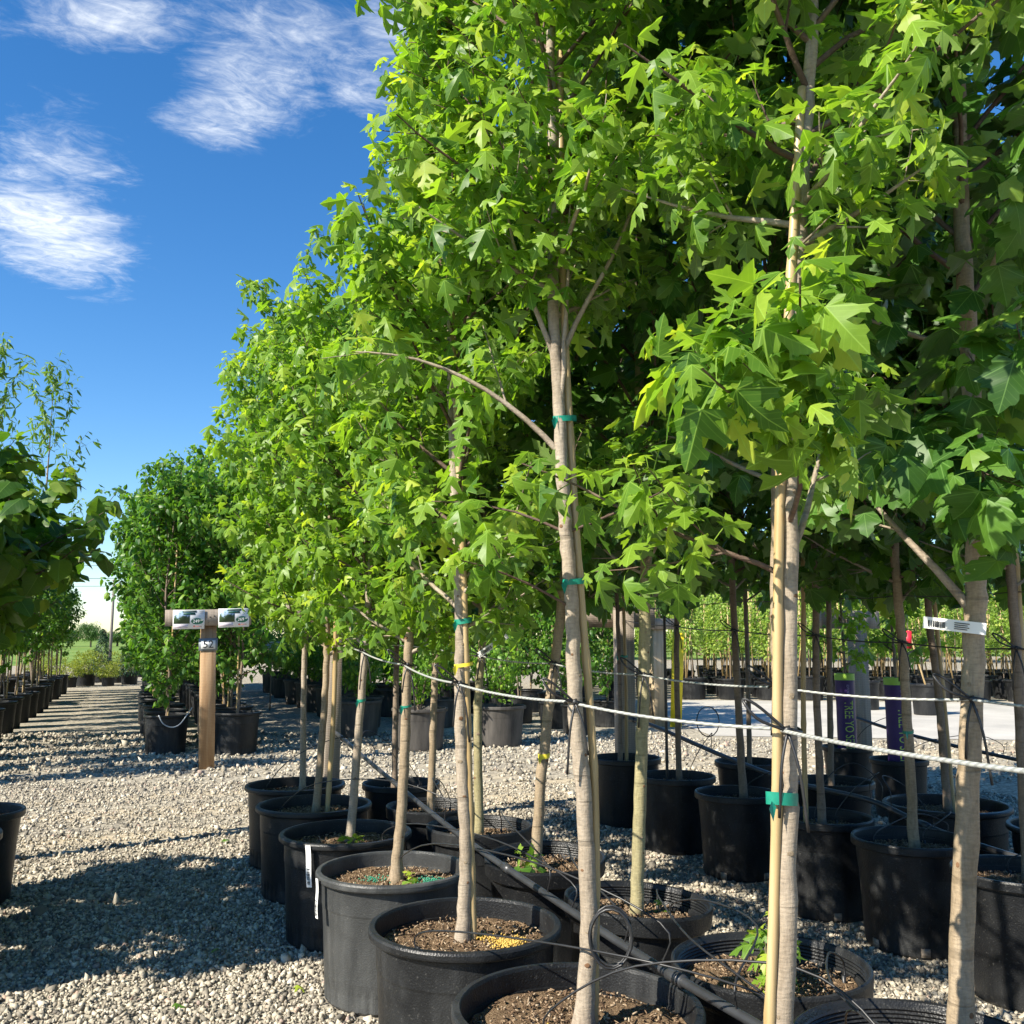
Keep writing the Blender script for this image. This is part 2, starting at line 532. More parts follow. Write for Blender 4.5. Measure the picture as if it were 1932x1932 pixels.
# ------------------------------------------------------------------ mesh helpers
def tri_mesh(name, V, F, mat=None, uv=None, fattr=None, smooth_shade=False):
    V = np.ascontiguousarray(V, np.float32)
    F = np.ascontiguousarray(F, np.int32)
    me = bpy.data.meshes.new(name)
    me.vertices.add(len(V))
    me.vertices.foreach_set('co', V.ravel())
    me.loops.add(F.size)
    me.loops.foreach_set('vertex_index', F.ravel())
    me.polygons.add(len(F))
    me.polygons.foreach_set('loop_start', np.arange(0, F.size, 3, dtype=np.int32))
    me.update(calc_edges=True)
    if uv is not None:
        l = me.uv_layers.new(name='UVMap')
        l.data.foreach_set('uv', np.ascontiguousarray(uv[F.ravel()], np.float32).ravel())
    if fattr is not None:
        a = me.attributes.new('leafvar', 'FLOAT', 'FACE')
        a.data.foreach_set('value', np.ascontiguousarray(fattr, np.float32))
    if smooth_shade:
        me.polygons.foreach_set('use_smooth', np.ones(len(F), bool))
    if mat:
        me.materials.append(M[mat])
    return me


class Buf:
    """collects triangles"""
    def __init__(s):
        s.v, s.f, s.n = [], [], 0

    def add(s, V, F):
        V = np.asarray(V, float)
        s.v.append(V)
        s.f.append(np.asarray(F, int) + s.n)
        s.n += len(V)

    def mesh(s, name, mat, **kw):
        return tri_mesh(name, np.concatenate(s.v), np.concatenate(s.f), mat, **kw)


def quads_to_tris(q):
    q = np.asarray(q, int)
    return np.concatenate([q[:, [0, 1, 2]], q[:, [0, 2, 3]]])


def tube(path, radii, sides=8, cap=True, squash=None):
    P = np.asarray(path, float)
    n = len(P)
    R = np.broadcast_to(np.asarray(radii, float), (n,))
    T = np.gradient(P, axis=0)
    T /= np.maximum(np.linalg.norm(T, axis=1, keepdims=True), 1e-9)
    ref = np.array([1., 0, 0]) if abs(T[0][0]) < .8 else np.array([0, 1., 0])
    U = np.zeros_like(P)
    u = ref - T[0] * ref.dot(T[0])
    for i in range(n):
        u = u - T[i] * u.dot(T[i])
        u /= max(np.linalg.norm(u), 1e-9)
        U[i] = u
    Wv = np.cross(T, U)
    a = np.linspace(0, 2 * np.pi, sides, endpoint=False)
    V = P[:, None, :] + R[:, None, None] * (np.cos(a)[None, :, None] * U[:, None, :] + np.sin(a)[None, :, None] * Wv[:, None, :])
    V = V.reshape(-1, 3)
    i = np.arange(n - 1)[:, None] * sides
    j = np.arange(sides)[None, :]
    k = (j + 1) % sides
    q = np.stack([i + j, i + k, i + sides + k, i + sides + j], -1).reshape(-1, 4)
    F = quads_to_tris(q)
    if cap:
        c0, c1 = len(V), len(V) + 1
        V = np.concatenate([V, P[:1], P[-1:]])
        jj = np.arange(sides)
        kk = (jj + 1) % sides
        b = (n - 1) * sides
        F = np.concatenate([F, np.stack([np.full(sides, c0), kk, jj], -1), np.stack([np.full(sides, c1), b + jj, b + kk], -1)])
    return V, F


def box_vf(x0, x1, y0, y1, z0, z1, bev=0.0):
    """box, vertical edges chamfered when bev > 0"""
    if bev:
        c = [(x0 + bev, y0), (x1 - bev, y0), (x1, y0 + bev), (x1, y1 - bev), (x1 - bev, y1), (x0 + bev, y1), (x0, y1 - bev), (x0, y0 + bev)]
    else:
        c = [(x0, y0), (x1, y0), (x1, y1), (x0, y1)]
    n = len(c)
    V = [(x, y, z0) for x, y in c] + [(x, y, z1) for x, y in c]
    F = []
    for i in range(n):
        j = (i + 1) % n
        F += [(i, j, n + j), (i, n + j, n + i)]
    for i in range(1, n - 1):
        F += [(0, i + 1, i), (n, n + i, n + i + 1)]
    return np.array(V, float), np.array(F)


def lathe(profile, segs, rmod=None, hard=True):
    P = np.asarray(profile, float)
    if hard:
        P = np.repeat(P, 2, 0)[1:-1]
    n = len(P)
    a = np.linspace(0, 2 * np.pi, segs, endpoint=False)
    r = np.repeat(P[:, :1], segs, 1)
    if rmod is not None:
        r = r * rmod(P[:, 1][:, None], a[None, :])
    V = np.stack([r * np.cos(a), r * np.sin(a), np.repeat(P[:, 1:], segs, 1)], -1).reshape(-1, 3)
    i = np.arange(0, n - 1, 2 if hard else 1)[:, None] * segs
    j = np.arange(segs)[None, :]
    k = (j + 1) % segs
    q = np.stack([i + j, i + k, i + segs + k, i + segs + j], -1).reshape(-1, 4)
    return V, quads_to_tris(q)


def smooth_path(pts, n):
    """Catmull-Rom through pts"""
    P = np.asarray(pts, float)
    if len(P) < 3:
        t = np.linspace(0, 1, n)[:, None]
        return P[0] * (1 - t) + P[-1] * t
    Q = np.concatenate([[2 * P[0] - P[1]], P, [2 * P[-1] - P[-2]]])
    out = []
    for t in np.linspace(0, len(P) - 1 - 1e-6, n):
        i = int(t)
        f = t - i
        a, b, c, d = Q[i:i + 4]
        out.append(.5 * (2 * b + (c - a) * f + (2 * a - 5 * b + 4 * c - d) * f * f + (3 * b - a - 3 * c + d) * f ** 3))
    return np.array(out)


def link(name, me, parent=None, loc=None, rot=None, mat4=None):
    o = bpy.data.objects.new(name, me)
    COL.objects.link(o)
    if parent is not None:
        o.parent = parent
    if mat4 is not None:
        o.matrix_basis = mat4
    if loc is not None:
        o.location = loc
    if rot is not None:
        o.rotation_euler = rot
    return o


def thing(name, label, cat, loc=(0, 0, 0), rz=0, group=None, me=None):
    o = link(name, me, None, loc, (0, 0, rz))
    o['label'] = label
    o['category'] = cat
    if group:
        o['group'] = group
    return o


def structure(name, me):
    o = link(name, me)
    o['kind'] = 'structure'
    return o


def text_mesh(body, size, mat, extrude=.0006):
    cu = bpy.data.curves.new('lettering', 'FONT')
    cu.body = body
    cu.size = size
    cu.align_x = 'CENTER'
    cu.align_y = 'CENTER'
    cu.extrude = extrude
    o = bpy.data.objects.new('lettering', cu)
    COL.objects.link(o)
    dg = bpy.context.evaluated_depsgraph_get()
    me = bpy.data.meshes.new_from_object(o.evaluated_get(dg))
    bpy.data.objects.remove(o)
    bpy.data.curves.remove(cu)
    me.materials.clear()
    me.materials.append(M[mat])
    return me


# ------------------------------------------------------------------ leaves
HALF = {
    'silver': [(.10, -.035), (.27, -.05), (.34, .03), (.205, .125), (.30, .18), (.385, .27), (.57, .43), (.43, .425), (.43, .53), (.32, .45), (.22, .415), (.088, .395), (.15, .56), (.245, .62), (.24, .735), (.155, .74), (.105, .86)],
    'red': [(.12, -.045), (.28, -.05), (.40, .05), (.345, .14), (.42, .22), (.47, .32), (.58, .47), (.44, .49), (.40, .59), (.30, .56), (.225, .575), (.27, .68), (.235, .78), (.15, .80), (.09, .90)],
    'silver_low': [(.27, -.05), (.21, .125), (.57, .43), (.37, .48), (.09, .395), (.24, .68), (.11, .84)],
    'silver_mid': [(.27, -.05), (.33, .03), (.205, .125), (.385, .27), (.57, .43), (.42, .50), (.30, .45), (.088, .395), (.15, .56), (.25, .67), (.11, .84)],
    'red_low': [(.28, -.05), (.38, .12), (.58, .47), (.36, .57), (.23, .57), (.25, .73), (.1, .88)],
    'heart': [(.07, -.05), (.16, -.095), (.29, -.085), (.40, -.01), (.455, .12), (.455, .26), (.41, .42), (.32, .59), (.21, .75), (.10, .89)],
    'oval': [(.20, .06), (.33, .30), (.28, .58), (.12, .84)],
    'blade': [(.13, .3), (.12, .65)],
}


def leaf_variant(kind, fold, curl, beta, pet, seed, wave=.10):
    rg = np.random.default_rng(seed)
    half = HALF[kind]
    half = [(x * rg.uniform(.93, 1.06), y + rg.uniform(-.012, .012)) for x, y in half]
    mid = [(0, 0), (0, .33), (0, .66), (0, 1.0)]
    V, F, UV = [], [], []
    for sgn in (1, -1):
        jit = [(x * rg.uniform(.96, 1.04), y) for x, y in half]
        poly = [mid[0]] + jit + [mid[3], mid[2], mid[1]]
        tris = tessellate_polygon([[Vector((x, y, 0)) for x, y in poly]])
        base = len(V)
        for x, y in poly:
            r = math.hypot(x, y)
            z = -fold * abs(x) ** 1.15 - curl * max(0, y) ** 1.8 - .35 * curl * abs(x) ** 1.6 + wave * math.sin(9 * y + 3 * sgn + seed) * abs(x) * 1.3
            V.append((sgn * x, y * (1 - .12 * curl * y), z))
            UV.append((.5 + sgn * x, y + .08))
        for t in tris:
            a, b_, c_ = (base + q for q in t)
            pa, pb, pc = (np.array(V[q][:2]) for q in (a, b_, c_))
            cr = (pb[0] - pa[0]) * (pc[1] - pa[1]) - (pb[1] - pa[1]) * (pc[0] - pa[0])
            F.append((a, b_, c_) if cr > 0 else (a, c_, b_))
    if pet > 0:
        b0 = len(V)
        w = .017
        cb, sb = math.cos(beta), math.sin(beta)
        for k in range(3):
            d = pet * k / 2
            sag = .08 * pet * math.sin(math.pi * k / 2)
            for s_ in (-1, 1):
                V.append((s_ * w * (1 - .2 * k / 2), -d * cb + .02, -d * sb * -1 * -1 + sag - .004))
                UV.append((.5, .02))
        for k in range(2):
            i = b0 + 2 * k
            F += [(i, i + 2, i + 3), (i, i + 3, i + 1)]
    return np.array(V), np.array(F), np.array(UV)


class LeafSet:
    def __init__(s, kind, mat, beta=(.75, 1.05, 1.35, .55, 1.2, .9), pet=.6, n=6, fold=.34, curl=.55):
        s.beta, s.pet, s.mat = beta[:n], pet, mat
        s.var = []
        for i in range(n):
            s.var.append(leaf_variant(kind, fold * (.3 + .34 * i), curl * (.1 + .5 * ((i * 3) % 5) / 2), beta[i], pet, 11 + i))
        s.single = None

    def singles(s):
        if s.single is None:
            s.single = [tri_mesh('leaf', V, F, s.mat + '_single', uv=U) for V, F, U in s.var]
        return s.single


LS = {
    'silver': LeafSet('silver', 'silver_leaf', pet=.62),
    'silver_low': LeafSet('silver_low', 'silver_leaf', pet=.6),
    'silver_mid': LeafSet('silver_mid', 'silver_leaf', pet=.6),
    'red': LeafSet('red', 'red_leaf', pet=.7, fold=.2),
    'red_low': LeafSet('red_low', 'red_leaf', pet=.6, fold=.2),
    'heart': LeafSet('heart', 'redbud_leaf', pet=.35, fold=.2, curl=.35),
    'linden': LeafSet('oval', 'linden_leaf', pet=.4, n=4),
    'locust': LeafSet('blade', 'locust_leaf', pet=0, n=3),
    'young': LeafSet('oval', 'young_leaf', pet=0, n=3, beta=(.2, .5, .8)),
    'shrub': LeafSet('oval', 'shrub_leaf', pet=0, n=3),
    'gold': LeafSet('blade', 'gold_leaf', pet=0, n=3, beta=(-.3, .1, .5)),
    'conifer': LeafSet('blade', 'conifer_leaf', pet=0, n=3, beta=(-.2, .2, .5)),
    'far': LeafSet('blade', 'far_leaf', pet=0, n=3),
}


def nrm(a):
    return a / np.maximum(np.linalg.norm(a, axis=-1, keepdims=True), 1e-9)


def leaf_frames(rng, ls, node, pdir, size, roll=.85):
    """node (N,3): where the petiole leaves the shoot; pdir: petiole direction"""
    N = len(node)
    p = nrm(pdir)
    vi = rng.integers(0, len(ls.var), N)
    beta = np.array(ls.beta)[vi]
    up = np.tile([0, 0, 1.], (N, 1)) + rng.normal(0, roll * .55, (N, 3))
    m = nrm(up - p * np.sum(up * p, 1, keepdims=True))
    b = np.cos(beta)[:, None] * p - np.sin(beta)[:, None] * m
    n = np.sin(beta)[:, None] * p + np.cos(beta)[:, None] * m
    x = np.cross(b, n)
    Rm = np.stack([x, b, n], -1) * size[:, None, None]
    pos = node + p * (ls.pet * size)[:, None]
    return pos, Rm, vi


def join_leaves(name, ls, pos, Rm, vi, var):
    Vs, Fs, Us, As, n = [], [], [], [], 0
    for k, (V, F, U) in enumerate(ls.var):
        s = np.nonzero(vi == k)[0]
        if not len(s):
            continue
        W_ = np.einsum('nij,vj->nvi', Rm[s], V) + pos[s][:, None, :]
        Vs.append(W_.reshape(-1, 3))
        Fs.append((F[None] + (np.arange(len(s)) * len(V))[:, None, None] + n).reshape(-1, 3))
        Us.append(np.tile(U, (len(s), 1)))
        As.append(np.repeat(var[s], len(F)))
        n += len(s) * len(V)
    return tri_mesh(name, np.concatenate(Vs), np.concatenate(Fs), ls.mat, uv=np.concatenate(Us), fattr=np.concatenate(As))


# ------------------------------------------------------------------ tree growth
def walk(rng, p, d, length, step, lift, wander):
    pts = [p]
    d = d / np.linalg.norm(d)
    n = max(2, int(length / step))
    for i in range(n):
        d = d + rng.normal(0, wander, 3) + np.array([0, 0, lift])
        d = d / np.linalg.norm(d)
        p = p + d * (length / n)
        pts.append(p)
    return np.array(pts)


def shoot_nodes(rng, pts, gap, start, leaf_len, tipn=2):
    """opposite leaf pairs along a shoot and a tuft at its tip"""
    seg = np.linalg.norm(np.diff(pts, axis=0), axis=1)
    cum = np.concatenate([[0], np.cumsum(seg)])
    L = cum[-1]
    out_p, out_d, out_s, out_v = [], [], [], []
    t = L * start
    ph = rng.uniform(0, 6.28)
    while t < L:
        i = min(np.searchsorted(cum, t, side='right') - 1, len(seg) - 1)
        f = (t - cum[i]) / seg[i]
        p = pts[i] * (1 - f) + pts[i + 1] * f
        s = (pts[i + 1] - pts[i]) / seg[i]
        a = np.cross(s, [0, 0, 1.])
        if np.linalg.norm(a) < .1:
            a = np.array([1., 0, 0])
        a = a / np.linalg.norm(a)
        c = np.cross(s, a)
        for sg in (1, -1):
            e = (a * math.cos(ph) + c * math.sin(ph)) * sg
            out_p.append(p)
            out_d.append(s * .45 + e + np.array([0, 0, .1]))
            out_s.append(leaf_len * rng.uniform(.55, 1.25))
            out_v.append(rng.uniform(0, .9))
        ph += math.pi / 2 + rng.normal(0, .3)
        t += gap * rng.uniform(.75, 1.3)
    s = nrm(pts[-1] - pts[-2])
    for k in range(tipn):
        out_p.append(pts[-1])
        out_d.append(s + rng.normal(0, .5, 3))
        out_s.append(leaf_len * rng.uniform(.35, .7))
        out_v.append(rng.uniform(.8, 1.0))
    return out_p, out_d, out_s, out_v


def grow(rng, trunk, zb, zt, R, nb, leaf_len, gap, customs=(), front=None, skirt=0.0, elev=(38, 62), power=.75, subs=4, bare=.14, peak=.32):
    """trunk: (N,3) polyline. Returns branch polylines and leaf nodes.
    front: (azimuth, half angle, z below which that side stays open)"""
    branches, LP, LD, LSz, LV = [], [], [], [], []

    def add_leaves(t4):
        LP.extend(t4[0]); LD.extend(t4[1]); LSz.extend(t4[2]); LV.extend(t4[3])

    def one(p0, az, el, length, r0, lift=.035, dense=1.0, nsub=subs, lbare=bare, w=.06, lscale=1.0):
        d = np.array([math.cos(az) * math.cos(el), math.sin(az) * math.cos(el), math.sin(el)])
        pts = walk(rng, p0, d, length, .06, lift, w)
        parts = [(pts, r0, .0016)]
        add_leaves(shoot_nodes(rng, pts, gap / dense * lscale, lbare, leaf_len * lscale))
        for k in range(nsub):
            f = rng.uniform(.22, .92) if nsub > 1 else .6
            i = int(f * (len(pts) - 1))
            sd = nrm(pts[min(i + 1, len(pts) - 1)] - pts[max(i - 1, 0)])
            q = rng.normal(0, 1, 3)
            q = nrm(q - sd * q.dot(sd))
            dd = sd * .75 + q * .75 + np.array([0, 0, .12])
            ln = length * (1 - f * .55) * rng.uniform(.32, .58)
            sp_ = walk(rng, pts[i], dd, max(ln, .1), .05, .02, .07)
            parts.append((sp_, max(.0014, r0 * (1 - f) * .6), .0011))
            add_leaves(shoot_nodes(rng, sp_, gap / dense * lscale, .18, leaf_len * lscale))
        branches.append(parts)

    ztr = trunk[:, 2]
    for k in range(nb):
        t = (k + rng.uniform(.1, .9)) / nb
        z = zb + (zt - zb) * t * .88
        p0 = np.array([np.interp(z, ztr, trunk[:, i]) for i in range(3)])
        az = k * 2.39996 + rng.normal(0, .35)
        w_ = min(t / peak, 1) ** .5 if t < peak else max(0, (1 - t) / (1 - peak)) ** power
        reach = R * max(.16, .35 + .65 * w_ if t < peak else w_) * rng.uniform(.78, 1.12)
        el = math.radians(min(80, rng.uniform(*elev) * (.8 + .35 * t + .35 * max(0, t - .6))))
        if front is not None:
            da = (az - front[0] + math.pi) % (2 * math.pi) - math.pi
            if abs(da) < front[1] and z < front[2]:
                continue
        ln = reach / max(math.cos(el), .35)
        ln = min(ln, 1.35)
        if t < .14:
            el *= .62
        one(p0, az, el, ln, .0028 + .0055 * (1 - t) ** 1.2)
    # leader
    top = trunk[trunk[:, 2] > zt - .55]
    if len(top) > 2:
        add_leaves(shoot_nodes(rng, top, gap, .0, leaf_len * .9, 4))
    for cst in customs:
        one(**cst)
    return branches, np.array(LP), np.array(LD), np.array(LSz), np.array(LV)


def trunk_mesh(rng, pts, r0, r1, name, mat, flare=1.45, sides=14, knob=.012, ztop_r=.004):
    P = smooth_path(pts, max(12, int((pts[-1][2] - pts[0][2]) / .035)))
    n = len(P)
    z = P[:, 2] - P[0, 2]
    H = z[-1]
    r = r0 + (r1 - r0) * np.clip(z / 1.3, 0, 1)
    r = np.where(z > 1.3, r1 + (ztop_r - r1) * np.clip((z - 1.3) / max(H - 1.3, .01), 0, 1), r)
    r = r * (1 + (flare - 1) * np.exp(-z / .035))
    zz = 0.0
    while zz < H:                      # swollen nodes
        zz += rng.uniform(.09, .26)
        r = r * (1 + rng.uniform(.3, 1) * .10 * np.exp(-((z - zz) / .014) ** 2))
    P = P.copy()
    P[:, :2] += rng.normal(0, .0012, (n, 2))
    V, F = tube(P, r, sides)
    a = rng.normal(0, knob, len(V))
    ctr = np.repeat(P, sides, 0)
    V[:n * sides] = ctr + (V[:n * sides] - ctr) * (1 + a[:n * sides])[:, None]
    return tri_mesh(name, V, F, mat, smooth_shade=True), P, r


def branch_mesh(parts, mat):
    B = Buf()
    for pts, ra, rb in parts:
        n = len(pts)
        B.add(*tube(pts, np.linspace(ra, rb, n), 5 if ra > .003 else 4, cap=False))
    return B.mesh('branch', 'bark' if parts[0][1] > .0078 and mat == 'twig_bark' else mat, smooth_shade=True)


def pick_visible(base, rot, pos, size, n=300, cell=9):
    """indices of the leaves that show largest from the camera: the nearest one in each small cell of the view"""
    c, s = math.cos(rot), math.sin(rot)
    Wp = pos.copy()
    Wp[:, 0] = pos[:, 0] * c - pos[:, 1] * s + base[0]
    Wp[:, 1] = pos[:, 0] * s + pos[:, 1] * c + base[1]
    px, py, d = project(Wp)
    ok = (d > .3) & (px > -60) & (px < 1992) & (py > -60) & (py < 1992)
    idx = np.nonzero(ok)[0]
    if len(idx) == 0:
        return idx
    wpx = size[idx] * FPX / d[idx]
    cl = np.maximum(wpx * .42, 5)
    cl = np.median(cl)
    key = np.floor(px[idx] / cl).astype(int) * 5000 + np.floor(py[idx] / cl).astype(int)
    o = np.lexsort((d[idx], key))
    first = np.concatenate([[True], key[o][1:] != key[o][:-1]])
    win = idx[o[first]]
    sc = size[win] / d[win]
    win = win[np.argsort(-sc)]
    if len(win) < n:
        rest = np.setdiff1d(idx, win)
        rest = rest[np.argsort(d[rest])]
        win = np.concatenate([win, rest[:n - len(win)]])
    return win[:n]


# ------------------------------------------------------------------ pots
POTS = {}


def pot_meshes(style, R, H):
    key = (style, round(R, 3), round(H, 3))
    if key in POTS:
        return POTS[key]
    wall = .006
    if style == 'wide':      # squat pot, broad rolled lip, fluted foot
        prof = [(.0, .004), (.82 * R, .004), (.84 * R, .012), (.845 * R, .06), (.865 * R, .10), (.885 * R, H * .55), (.905 * R, H - .115), (.912 * R, H - .108), (.918 * R, H - .04), (.925 * R, H - .012)]
        rm = lambda z, a: 1 + np.where(z < .09, .013, 0) * np.where(np.sin(46 * a) > 0, 1, -.6) * np.clip((.095 - z) / .03, 0, 1)
        segs = 138
        rim = [(.92 * R, H - .030), (.975 * R, H - .028), (.997 * R, H - .023), (1.0 * R, H - .018), (1.0 * R, H - .008), (.990 * R, H - .003), (.985 * R, H - .0015), (.935 * R, H), (.928 * R, H - .002), (.922 * R, H - .008), (.915 * R, H - .052), (.893 * R, H - .054), (.885 * R, H - .13)]
    elif style == 'band':    # deep vertical band round the top, ridged inside
        prof = [(.0, .004), (.80 * R, .004), (.82 * R, .014), (.84 * R, H * .3), (.885 * R, H - .062), (.90 * R, H - .05)]
        rm, segs = None, 72
        rim = [(.89 * R, H - .062), (.965 * R, H - .060), (.985 * R, H - .056), (1.0 * R, H - .01), (.995 * R, H - .002), (.975 * R, H), (.955 * R, H - .003), (.945 * R, H - .01)]
        for q in range(5):
            rim += [(.94 * R, H - .014 - .009 * q), (.928 * R, H - .018 - .009 * q)]
        rim += [(.90 * R, H - .075), (.88 * R, H - .13)]
    else:                    # plain nursery can, short lip
        prof = [(.0, .004), (.80 * R, .004), (.82 * R, .012), (.83 * R, .035), (.90 * R, H - .05), (.91 * R, H - .03)]
        rm, segs = None, 56
        rim = [(.90 * R, H - .036), (.98 * R, H - .036), (1.0 * R, H - .03), (1.0 * R, H - .006), (.985 * R, H), (.955 * R, H), (.935 * R, H - .008), (.915 * R, H - .06), (.89 * R, H - .13)]
    V, F = lathe(prof, segs, rm)
    body = tri_mesh('pot', V, F, 'pot_plastic', smooth_shade=True)
    V, F = lathe(rim, segs)
    rimm = tri_mesh('rim', V, F, 'pot_plastic', smooth_shade=True)
    # drain notch: pale fibre showing behind a square hole at the foot
    V, F = box_vf(.815 * R, .838 * R, -.017, .017, .012, .045)
    hole = tri_mesh('drain_hole', V, F, 'wood_grey')
    # soil disc
    rg = np.random.default_rng(int(R * 1000) + len(POTS))
    rs = np.linspace(0, .885 * R, 14)
    sg = 40
    a = np.linspace(0, 2 * np.pi, sg, endpoint=False)
    Vs = [(0, 0, .012)]
    hn = rg.normal(0, .004, (14, sg))
    for i, r in enumerate(rs[1:], 1):
        for j in range(sg):
            Vs.append((r * math.cos(a[j]), r * math.sin(a[j]), .012 * (1 - (r / R) ** 2) + hn[i, j] + .006 * math.sin(3 * a[j] + i * .4)))
    Fs = [(0, 1 + j, 1 + (j + 1) % sg) for j in range(sg)]
    for i in range(12):
        for j in range(sg):
            p, q = 1 + i * sg + j, 1 + i * sg + (j + 1) % sg
            Fs += [(p, p + sg, q + sg), (p, q + sg, q)]
    soil = tri_mesh('soil', Vs, Fs, 'soil', smooth_shade=True)
    # loose bark chips lying on it
    n = 900
    rr = .86 * R * np.sqrt(rg.uniform(0, 1, n))
    aa = rg.uniform(0, 6.283, n)
    ctr = np.stack([rr * np.cos(aa), rr * np.sin(aa), .012 * (1 - (rr / R) ** 2) + rg.uniform(.002, .012, n)], -1)
    chips = scatter_boxes(rg, ctr, (.003, .015), (.0015, .005), (.001, .004))
    ch = tri_mesh('bark_chips', chips[0], chips[1], 'mulch', fattr=chips[2])
    POTS[key] = (body, rimm, hole, soil, ch)
    return POTS[key]


def rand_rot(rg, n):
    q = rg.normal(0, 1, (n, 4))
    q /= np.linalg.norm(q, axis=1, keepdims=True)
    w, x, y, z = q.T
    return np.stack([np.stack([1 - 2 * (y * y + z * z), 2 * (x * y - z * w), 2 * (x * z + y * w)], -1),
                     np.stack([2 * (x * y + z * w), 1 - 2 * (x * x + z * z), 2 * (y * z - x * w)], -1),
                     np.stack([2 * (x * z - y * w), 2 * (y * z + x * w), 1 - 2 * (x * x + y * y)], -1)], -2)


BOX8, BOXF = box_vf(-.5, .5, -.5, .5, -.5, .5)
OCT = np.array([(1, 0, 0), (-1, 0, 0), (0, 1, 0), (0, -1, 0), (0, 0, 1), (0, 0, -1)], float) * .62
OCTF = np.array([(0, 2, 4), (2, 1, 4), (1, 3, 4), (3, 0, 4), (2, 0, 5), (1, 2, 5), (3, 1, 5), (0, 3, 5)])


def scatter_boxes(rg, ctr, lx, ly, lz, tilt=.45):
    n = len(ctr)
    dim = np.stack([rg.uniform(*lx, n), rg.uniform(*ly, n), rg.uniform(*lz, n)], -1)
    a = rg.uniform(0, 6.283, n)
    t = rg.normal(0, tilt, n)
    ca, sa, ct, st = np.cos(a), np.sin(a), np.cos(t), np.sin(t)
    Rm = np.stack([np.stack([ca * ct, -sa, ca * st], -1), np.stack([sa * ct, ca, sa * st], -1), np.stack([-st, 0 * a, ct], -1)], -2)
    V = BOX8[None] * dim[:, None, :] * (1 + rg.normal(0, .12, (n, 8, 3)))
    V = np.einsum('nij,nvj->nvi', Rm, V) + ctr[:, None, :]
    F = BOXF[None] + (np.arange(n) * 8)[:, None, None]
    return V.reshape(-1, 3), F.reshape(-1, 3), np.repeat(rg.uniform(0, 1, n), len(BOXF))


def scatter_octa(rg, ctr, r):
    n = len(ctr)
    O = np.array([(1, 0, 0), (-1, 0, 0), (0, 1, 0), (0, -1, 0), (0, 0, 1), (0, 0, -1)], float)
    OF = np.array([(0, 2, 4), (2, 1, 4), (1, 3, 4), (3, 0, 4), (2, 0, 5), (1, 2, 5), (3, 1, 5), (0, 3, 5)])
    V = O[None] * rg.uniform(.7, 1.2, (n, 1, 1)) * r + ctr[:, None, :]
    F = OF[None] + (np.arange(n) * 6)[:, None, None]
    return V.reshape(-1, 3), F.reshape(-1, 3), np.repeat(rg.uniform(0, 1, n), 8)


def add_pot(root, style, R, H, rz=0, soil_z=None, tilt=(0, 0), chips=True, holes=0, mat=None):
    body, rimm, hole, soil, ch = pot_meshes(style, R, H)
    p = link('pot', body, root, (0, 0, 0), (tilt[0], tilt[1], rz))
    if mat:
        p.material_slots[0].link = 'OBJECT'
        p.material_slots[0].material = M[mat]
    r = link('rim', rimm, p)
    if mat:
        r.material_slots[0].link = 'OBJECT'
        r.material_slots[0].material = M[mat]
    for k in range(holes):
        h = link('drain_hole', hole, p, None, (0, 0, k * 6.283 / holes))
    if soil_z is None:
        soil_z = H - .064
    s = link('soil', soil, root, (0, 0, soil_z), (tilt[0], tilt[1], rz))
    if chips:
        c = link('bark_chips', ch, s)
        c['kind'] = 'stuff'
    return s


def granules(soil, mat, spots, seed):
    rg = np.random.default_rng(seed)
    P = []
    for x, y, r, n in spots:
        q = rg.normal(0, .5, (n, 2)) * r
        P.append(np.stack([x + q[:, 0], y + q[:, 1], .018 + rg.uniform(0, .006, n)], -1))
    V, F, A = scatter_octa(rg, np.concatenate(P), .0032)
    o = link('fertiliser_granules', tri_mesh('fertiliser_granules', V, F, mat, fattr=A), soil, None, (0, 0, -soil.rotation_euler.z))
    o['kind'] = 'stuff'


def band_mesh(pts_r, z, h, mat, sides=20):
    """a tape wound round an ellipse that holds trunk and stake: pts_r = (cx, cy, ax, ay, rot)"""
    cx, cy, ax, ay, ro = pts_r
    V, F = [], []
    for k in range(2):
        for j in range(sides):
            a = 6.283 * j / sides
            x, y = ax * math.cos(a), ay * math.sin(a)
            V.append((cx + x * math.cos(ro) - y * math.sin(ro), cy + x * math.sin(ro) + y * math.cos(ro), z + (k - .5) * h + .004 * math.sin(a * 1 + 1)))
    for j in range(sides):
        k = (j + 1) % sides
        F += [(j, k, sides + k), (j, sides + k, sides + j)]
    # loose end
    b0 = len(V)
    V += [(cx - ax, cy - ay * .6, z), (cx - ax - .012, cy - ay, z - .012), (cx - ax - .004, cy - ay, z - .034), (cx - ax + .006, cy - ay * .8, z - .01)]
    F += [(b0, b0 + 1, b0 + 2), (b0, b0 + 2, b0 + 3)]
    return tri_mesh('tie', V, F, mat)


TREES = []


